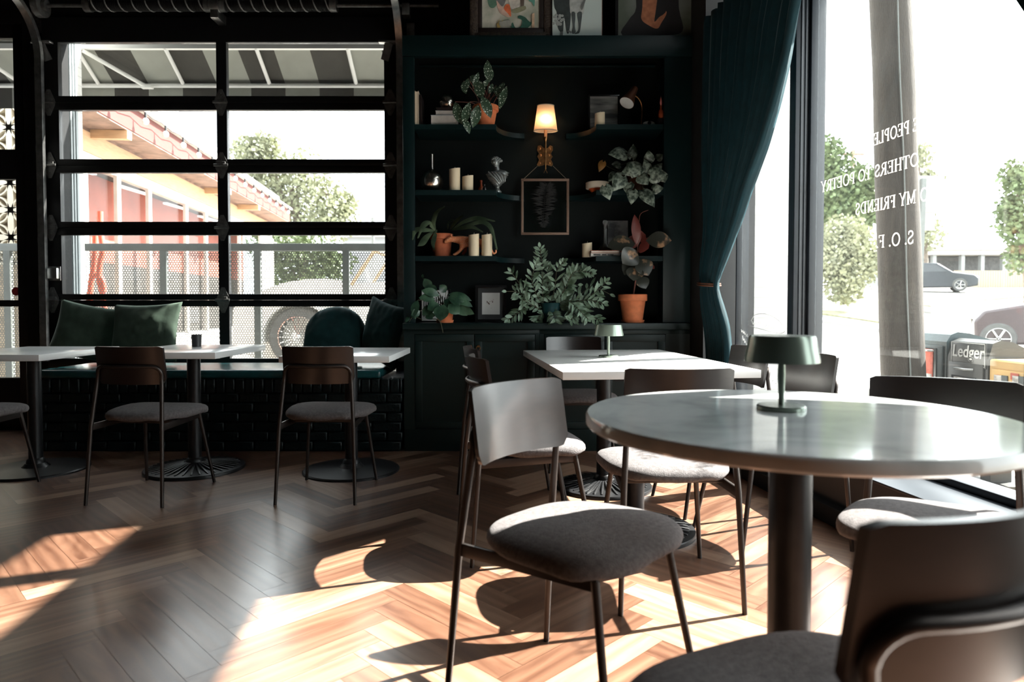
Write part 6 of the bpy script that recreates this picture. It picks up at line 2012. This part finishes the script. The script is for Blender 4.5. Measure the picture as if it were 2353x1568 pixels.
def gpatch(pts):
    out = []
    for px, py in pts:
        d = ray(px, py); lo, hi = 8.0, 60.0
        for _ in range(40):
            mid = (lo + hi) / 2; z = HC + d.z / d.y * mid
            if z > zs_(mid): lo = mid
            else: hi = mid
        out.append((d.x / d.y * mid, mid))
    return out
patch('kerb_2', gpatch([(1855, 738), (1900, 744), (1960, 752), (2030, 765), (2060, 750), (2060, 700), (1960, 692), (1855, 705)]), 0, 'asphalt', .10)
patch('grass_verge_1', gpatch([(1855, 727), (1900, 732), (1960, 741), (2030, 752), (2055, 742), (2055, 702), (1960, 697), (1855, 711)]), 0, 'dry_grass', .16)
patch('kerb_3', gpatch([(2090, 716), (2140, 722), (2250, 706), (2420, 690), (2420, 660), (2250, 672), (2130, 694), (2090, 700)]), 0, 'asphalt', .10)
patch('grass_verge_2', gpatch([(2090, 706), (2140, 712), (2250, 697), (2420, 682), (2420, 664), (2250, 675), (2130, 698), (2090, 702)]), 0, 'dry_grass', .16)

# brick pier of the building, seen through the narrow pane
bp_ = MB(); bp_.bx((1.46, 5.0, -.3), (2.06, 5.6, 4.2)); struct(bp_.build('pillar', 'white_brick', smooth=0))

# utility pole
MT['pole_wood'] = mat('weathered_pole_wood', (.038, .031, .025), .9, var=.3, scale=5, stretch=(6, 6, .8), bump=.5)
Yp = 4.9
p0, p1 = AT(2070, 703, Yp), AT(2047, 0, Yp)
up = thing('utility_pole', 'weathered wooden utility pole outside the lettered window', 'pole', (p0.x, Yp, -.22))
dz = (p1 - p0) / (p1.z - p0.z)
b = MB(); nS = 24; b.tube([p0 + dz * (-1.25 + 6.5 * i / nS - p0.z + .99) + V((.004 * sin(i * 1.3), .004 * cos(i), 0)) for i in range(nS + 1)], [.147 - .0011 * i for i in range(nS + 1)], 28)
b.build('shaft', 'pole_wood', up)
b = MB(); off = V((-.035, -.152, 0)); b.tube([p0 + dz * (-1.2 + 6.4 * i / nS - p0.z + .99) + off + V((.004 * sin(i), .003 * i / nS * 4, 0)) for i in range(nS + 1)], .006, 6)
b.build('ground_wire', 'fence_grey', up)

# newspaper boxes
MT['box_teal'] = mat('dark_teal_box_paint', (.016, .034, .038), .5, var=.2, scale=10)
MT['box_black'] = mat('black_box_paint', (.017, .019, .018), .5, var=.2, scale=10)
MT['box_yellow'] = mat('yellow_orange_box_paint', (.55, .33, .09), .5, var=.1)
MT['news_red'] = mat('red_print', (.5, .11, .07), .8, var=.3, scale=30)
MT['news'] = gradmat('newsprint', (.30, .27, .25), (.62, .60, .57), sc=(25, 25, 25))
MT['decal'] = mat('white_decal', (.75, .75, .73), .6)
def newsbox(y0, y1, x0, ztop, m, label, kind):
    zb_ = -.22
    t = thing('newspaper_box', label, 'newspaper box', (x0 + .2, (y0 + y1) / 2, zb_), 0, 'newspaper boxes on the pavement')
    zf = ztop - (.07, .13, .03)[kind]
    prof = [(0, zb_ + .30), (0, zf), (.03, ztop - .02), (.08, ztop), (.16, ztop - .01), (.44, zf - .02), (.44, zb_ + .30)]
    if kind == 2: prof = [(0, zb_ + .30), (0, ztop - .01), (.01, ztop), (.43, ztop), (.44, ztop - .01), (.44, zb_ + .30)]
    X_ = M((V((1, 0, 0)), V((0, 0, 1)), V((0, -1, 0)))).transposed().to_4x4(); X_.translation = V((x0, y1, 0))
    MB().prism(prof, 0, y1 - y0, X_).build('body', m, t, smooth=25)
    st_ = MB(); st_.bx((x0 + .14, (y0 + y1) / 2 - .05, zb_), (x0 + .28, (y0 + y1) / 2 + .05, zb_ + .30)); st_.bx((x0 + .02, y0 + .03, zb_), (x0 + .42, y1 - .03, zb_ + .03)); st_.build('stand', m, t)
    yc = (y0 + y1) / 2; w_ = (y1 - y0)
    dr = MB(); dr.bx((x0 - .012, y0 + .03, zb_ + .36), (x0 - .001, y1 - .03, zf - .03), .004); d_ = dr.build('door', m, t)
    if kind < 2:
        MB().bx((x0 - .018, y0 + .09, zb_ + .47), (x0 - .0125, y1 - .07, zf - (.05, .12, .1)[kind])).build('display_window', 'dark_glass', d_)
        MB().bx((x0 - .022, y0 + .12, zb_ + .48), (x0 - .0185, y1 - .10, zf - (.06, .13, .1)[kind])).build('newspaper', 'news_red' if kind == 0 else 'news', d_)
        MB().bx((x0 - .024, y0 + .13, zb_ + .60), (x0 - .0222, y1 - .11, zf - (.24, .34, .3)[kind])).build('front_page', 'news', d_)
        h_ = MB(); h_.tube([V((x0 - .012, yc - .08, zf - .07)), V((x0 - .045, yc - .06, zf - .07)), V((x0 - .045, yc + .06, zf - .07)), V((x0 - .012, yc + .08, zf - .07))], .008, 6); h_.build('handle', 'steel', d_)
    else:
        rb_ = random.Random(2)
        for k in range(26):
            yy = y0 + .05 + rb_.random() * (w_ - .14); zz = zb_ + .42 + rb_.random() * (zf - zb_ - .50)
            MB().bx((x0 - .0145 - .0004 * k, yy, zz), (x0 - .0122, yy + rb_.uniform(.03, .08), zz + rb_.uniform(.03, .09))).build('sticker', ['news_red', 'news', 'box_teal', 'decal'][k % 4], d_)
    return t
XB = 3.06
newsbox(4.80, 5.20, XB, .805, 'box_teal', 'dark teal newspaper box closest to the utility pole, with a red and white paper inside', 0)
nb = newsbox(4.38, 4.785, XB, .765, 'box_black', 'black newspaper box with a white Ledger sign on its hood', 1)
newsbox(3.86, 4.36, XB, .65, 'box_yellow', 'yellow orange sticker covered newspaper box beside the black one', 2)
def textobj(txt, size, mt, m, parent, name, bold=.012):
    cu = bpy.data.curves.new(name, 'FONT'); cu.body = txt; cu.size = size; cu.align_x = 'CENTER'; cu.offset = bold * size; cu.extrude = .001; cu.shear = .12
    to = bpy.data.objects.new(name, cu); COL.objects.link(to)
    bpy.context.view_layer.update()
    me = bpy.data.meshes.new_from_object(to.evaluated_get(bpy.context.evaluated_depsgraph_get()))
    bpy.data.objects.remove(to)
    me.transform(WM[parent.name].inverted() @ mt)
    o = bpy.data.objects.new(name, me); COL.objects.link(o); me.materials.clear(); me.materials.append(MT[m]); o.parent = parent
    WM[o.name] = WM[parent.name]
    return o
X_ = M((V((0, -1, 0)), V((0, 0, 1)), V((-1, 0, 0)))).transposed().to_4x4(); X_.translation = V((XB - .003, 4.5675, .765 - .125))
# hood sign sits on the sloping lip of the box
hd = MB(); hd.bx((XB - .006, 4.39, .765 - .185), (XB - .0005, 4.745, .765 - .02), .002); hd.build('hood_panel', 'box_black', nb)
fr_ = MB()
for q in (((4.40, .588), (4.735, .592)), ((4.40, .738), (4.735, .742)), ((4.40, .588), (4.404, .742)), ((4.731, .588), (4.735, .742))): fr_.bx((XB - .0075, q[0][0], q[0][1]), (XB - .0062, q[1][0], q[1][1]))
fr_.build('sign_border', 'decal', nb)
X_.translation = V((XB - .0078, 4.5675, .645))
textobj('Ledger', .115, X_, 'decal', nb, 'lettering', .012)

# sign back on a perforated post
sp = thing('street_sign', 'back of a grey street sign on a perforated post', 'sign', (AT(2110, 703, 9).x, 9, -.22))
MT['sign_back'] = mat('aluminium_sign_back', (.27, .265, .25), .6, .1)
A, B = AT(2105, 488, 9), AT(2170, 404, 9)
b = MB(); b.box(((A.x + B.x) / 2, 9, (A.z + B.z) / 2), (B.x - A.x, .01, B.z - A.z), None, .0); b.build('plate', 'sign_back', sp)
A, B = AT(2113, 530, 9), AT(2148, 489, 9); b = MB(); b.box(((A.x + B.x) / 2, 9, (A.z + B.z) / 2), (B.x - A.x, .01, B.z - A.z)); b.build('plate', 'sign_back', sp)
b = MB(); x = AT(2113, 500, 9).x; x2 = AT(2118, 415, 9).x
b.beam((x - .03, 8.96, -.22), (x2, 8.96, AT(2118, 412, 9).z), .05, .05); b.build('post', 'fence_grey', sp)
b = MB(); A = AT(2135, 472, 9); b.box((A.x, 8.99, A.z), (.11, .004, .045)); b.build('maker_plate', 'news', sp)

# trees and houses over the road
tree('tree', 'tall bright green tree beside the window mullion', (AT(1925, 690, 31).x, 31, 1.0), blobs([(1885, 360, 50, 0), (1910, 410, 65, 0), (1950, 440, 60, 0), (1890, 460, 60, 0), (1930, 500, 70, 0), (1985, 480, 40, 0), (1980, 420, 40, 0)], 31), 8500, .19, 'tree_leaf', .2, 8)
tree('shrub', 'grey green flowering shrub on the grassy island beside the utility pole', (gpatch([(1935, 705)])[0][0], gpatch([(1935, 705)])[0][1], zs_(26)), blobs([(1900, 560, 50, 0), (1950, 560, 55, 0), (1990, 590, 40, 0), (1920, 610, 55, 0), (1960, 620, 55, 0), (1890, 600, 40, 0), (1940, 660, 42, 0), (1940, 540, 50, 0)], 25.5), 9000, .14, 'tree_leaf_dry', .10, 9)
tree('tree', 'sparse tree partly hidden by the photo edge, over the parked maroon car', (AT(2360, 650, 26).x, 26, .7), blobs([(2335, 400, 34, 0), (2350, 440, 40, 0), (2330, 510, 36, 0), (2360, 540, 50, 0), (2320, 480, 25, 0), (2350, 590, 40, 0)], 26), 2600, .17, 'tree_leaf', .12, 10)
tree('tree', 'green tree showing behind the utility pole and the sign', (AT(2125, 650, 40).x, 40, 2.0), blobs([(2110, 360, 30, 0), (2130, 420, 30, 0), (2125, 540, 40, 0), (2105, 480, 40, 0)], 40), 2600, .22, 'tree_leaf_dry', .2, 12)
pp = MB(); A = AT(1958, 520, 45); B = AT(1961, 345, 45); pp.cyl((A.x, 45, 2), (B.x, 45, B.z), .13, seg=8); pp.bx((B.x - .7, 44.95, B.z - .35), (B.x + .7, 45.05, B.z - .2))
tag(pp.build('street_telegraph_pole', 'tav_soffit'), 'far reddish telegraph pole behind the green tree', 'pole')

hs = thing('house', 'low grey house with a wide pale roof across the road', 'building', (AT(2230, 650, 46).x, 46, 2.2))
YHs = 46
def Hb(px0, py0, px1, py1, y0, y1, m, name, bev=0):
    A, B = AT(px0, py0, YHs), AT(px1, py1, YHs)
    MB().bx((A.x, YHs + y0, min(A.z, B.z)), (B.x, YHs + y1, max(A.z, B.z)), bev).build(name, m, hs, smooth=0)
MT['house_grey'] = mat('grey_siding', (.24, .25, .25), .8, var=.1); MT['house_roof'] = mat('pale_shingles', (.50, .48, .45), .9, var=.08); MT['house_dark'] = mat('dim_porch', (.085, .085, .085), .7, var=.3)
Hb(2080, 588, 2440, 700, 1.2, 6, 'house_grey', 'wall'); Hb(2060, 562, 2440, 576, -.6, 6.5, 'house_roof', 'roof'); Hb(2065, 577, 2440, 586, -.4, 6.2, 'tav_white', 'fascia')
Hb(2135, 590, 2330, 645, 1.05, 1.19, 'house_dark', 'porch')
for px in (2140, 2205, 2250, 2300): Hb(px, 586, px + 6, 690, -.2, .1, 'house_grey', 'porch_post')
MT['fence_wood'] = mat('wooden_fence', (.30, .24, .18), .9, var=.15, scale=20, stretch=(20, 1, 1))
fc = thing('fence', 'brown board fence in front of the grey house', 'fence', (AT(2280, 650, 43).x, 43, 2.2))
A, B = AT(2192, 662, 43), AT(2440, 622, 43)
b = MB(); nB = 44
for i in range(nB):
    x0 = A.x + (B.x - A.x) * i / nB; b.bx((x0, 43, 2.0), (x0 + (B.x - A.x) / nB * .9, 43.05, B.z))
b.bx((A.x, 43.05, B.z - .35), (B.x, 43.1, B.z - .2)); b.build('boards', 'fence_wood', fc)
gr_ = MB(); A, B = AT(1862, 684, 33), AT(1898, 655, 33); nB = 9
for i in range(nB):
    x0 = A.x + (B.x - A.x) * i / nB; gr_.bx((x0, 33, 1.1), (x0 + .04, 33.04, B.z))
gr_.bx((A.x, 33, B.z - .06), (B.x, 33.05, B.z)); gr_.bx((A.x, 33, A.z), (B.x, 33.05, A.z + .06))
tag(gr_.build('guard_fence', 'tav_white'), 'short pale barred fence beside the mullion, far across the road', 'fence')

# cars
def car(t, c, heading, L, W, H, paint, prof, glassprof, wr, wx, spokes=5):
    """profile in car coordinates: x forward, z up; c: point on the road under the middle"""
    X_ = M.Translation(V(c)) @ M.Rotation(heading, 4, 'Z')
    E = M((V((1, 0, 0)), V((0, 0, 1)), V((0, -1, 0)))).transposed().to_4x4()
    b = MB(); b.prism(prof, -W / 2, W / 2, X_ @ E); o = b.build('body', paint, t, smooth=30)
    bv = o.modifiers.new('round', 'BEVEL'); bv.width = .06; bv.segments = 3; bv.limit_method = 'ANGLE'; bv.angle_limit = R(25)
    for s_ in (-1, 1):
        g_ = MB(); g_.prism(glassprof, s_ * (W / 2 + .002), s_ * (W / 2 + .008), X_ @ E); g_.build('side_window', 'dark_glass', t, smooth=0)
    for x_ in wx:
        for s_ in (-1, 1):
            ax_ = (X_.to_3x3() @ V((0, s_, 0)))
            wheel(t, X_ @ V((x_, s_ * (W / 2 - .07), wr)), wr, .22, ax_, wr * .66, spokes, 'steel')
    for s_ in (-1, 1):
        l_ = MB(); l_.ell(X_ @ V((L / 2 - .12, s_ * (W / 2 - .25), H * .47)), (.16, .16, .09), X_.to_3x3(), 12, 8); l_.build('headlamp', 'decal', t, smooth=180)
    l_ = MB(); l_.box(X_ @ V((L / 2 - .02, 0, H * .42)), (.05, W * .35, .2), X_.to_3x3(), .02); l_.build('grille', 'black_gloss', t)
MT['car_navy'] = mat('dark_blue_car_paint', (.010, .014, .020), .25, .3, coat=.6); MT['car_maroon'] = mat('maroon_car_paint', (.035, .022, .024), .3, .3, coat=.5)
def carprof(L, H): return [(-L / 2, .35), (-L / 2 + .02, H * .62), (-L / 2 + .25, H * .68), (-L / 2 + .55, H * .98), (-L * .15, H), (L * .08, H * .97), (L * .24, H * .66), (L * .46, H * .55), (L / 2, H * .42), (L / 2 - .02, .3), (L * .4, .22), (-L * .42, .22)]
def carglass(L, H): return [(-L / 2 + .35, H * .68), (-L / 2 + .65, H * .93), (-L * .15, H * .94), (L * .06, H * .92), (L * .19, H * .68)]
q = gpatch([(2150, 671)])[0]
t = thing('suv', 'dark blue car parked in front of the grey house', 'car', (q[0], q[1], zs_(q[1])))
car(t, (q[0] - .3, q[1] + .2, zs_(q[1])), R(-28), 4.5, 1.85, 1.6, 'car_navy', carprof(4.5, 1.6), carglass(4.5, 1.6), .35, (1.4, -1.35))
Yc_ = 15.0; c_ = AT(2293, 775, Yc_)
t = thing('suv', 'maroon car cut by the photo edge behind the newspaper boxes', 'car', (c_.x + 1.4, Yc_, zs_(Yc_)))
fwd_ = V((cos(R(150)), sin(R(150)), 0)); lft_ = V((-fwd_.y, fwd_.x, 0))
qc_ = V((c_.x, Yc_, 0)) - fwd_ * 1.85 - lft_ * .855
car(t, (qc_.x, qc_.y, zs_(Yc_)), R(150), 4.6, 1.85, 1.75, 'car_maroon', carprof(4.6, 1.75), carglass(4.6, 1.75), .345, (1.85, -1.2), 6)
# ================================================================== light
w = bpy.data.worlds.new('sky'); SC.world = w; w.use_nodes = True
bg = w.node_tree.nodes['Background']
bg.inputs['Color'].default_value = (0.93, 0.98, 1.0, 1)
bg.inputs['Strength'].default_value = 7.5
SUN_AZ, SUN_EL, SUN_E = R(22), R(43), 46.0
sd = bpy.data.lights.new('sun', 'SUN'); sd.energy = SUN_E; sd.angle = R(0.55); sd.color = (1.0, 0.95, 0.88)
so = bpy.data.objects.new('sun', sd); COL.objects.link(so)
dirv = V((cos(SUN_EL) * cos(SUN_AZ), cos(SUN_EL) * sin(SUN_AZ), sin(SUN_EL)))
so.rotation_euler = dirv.to_track_quat('Z', 'Y').to_euler()
so.location = (6, 3, 8)
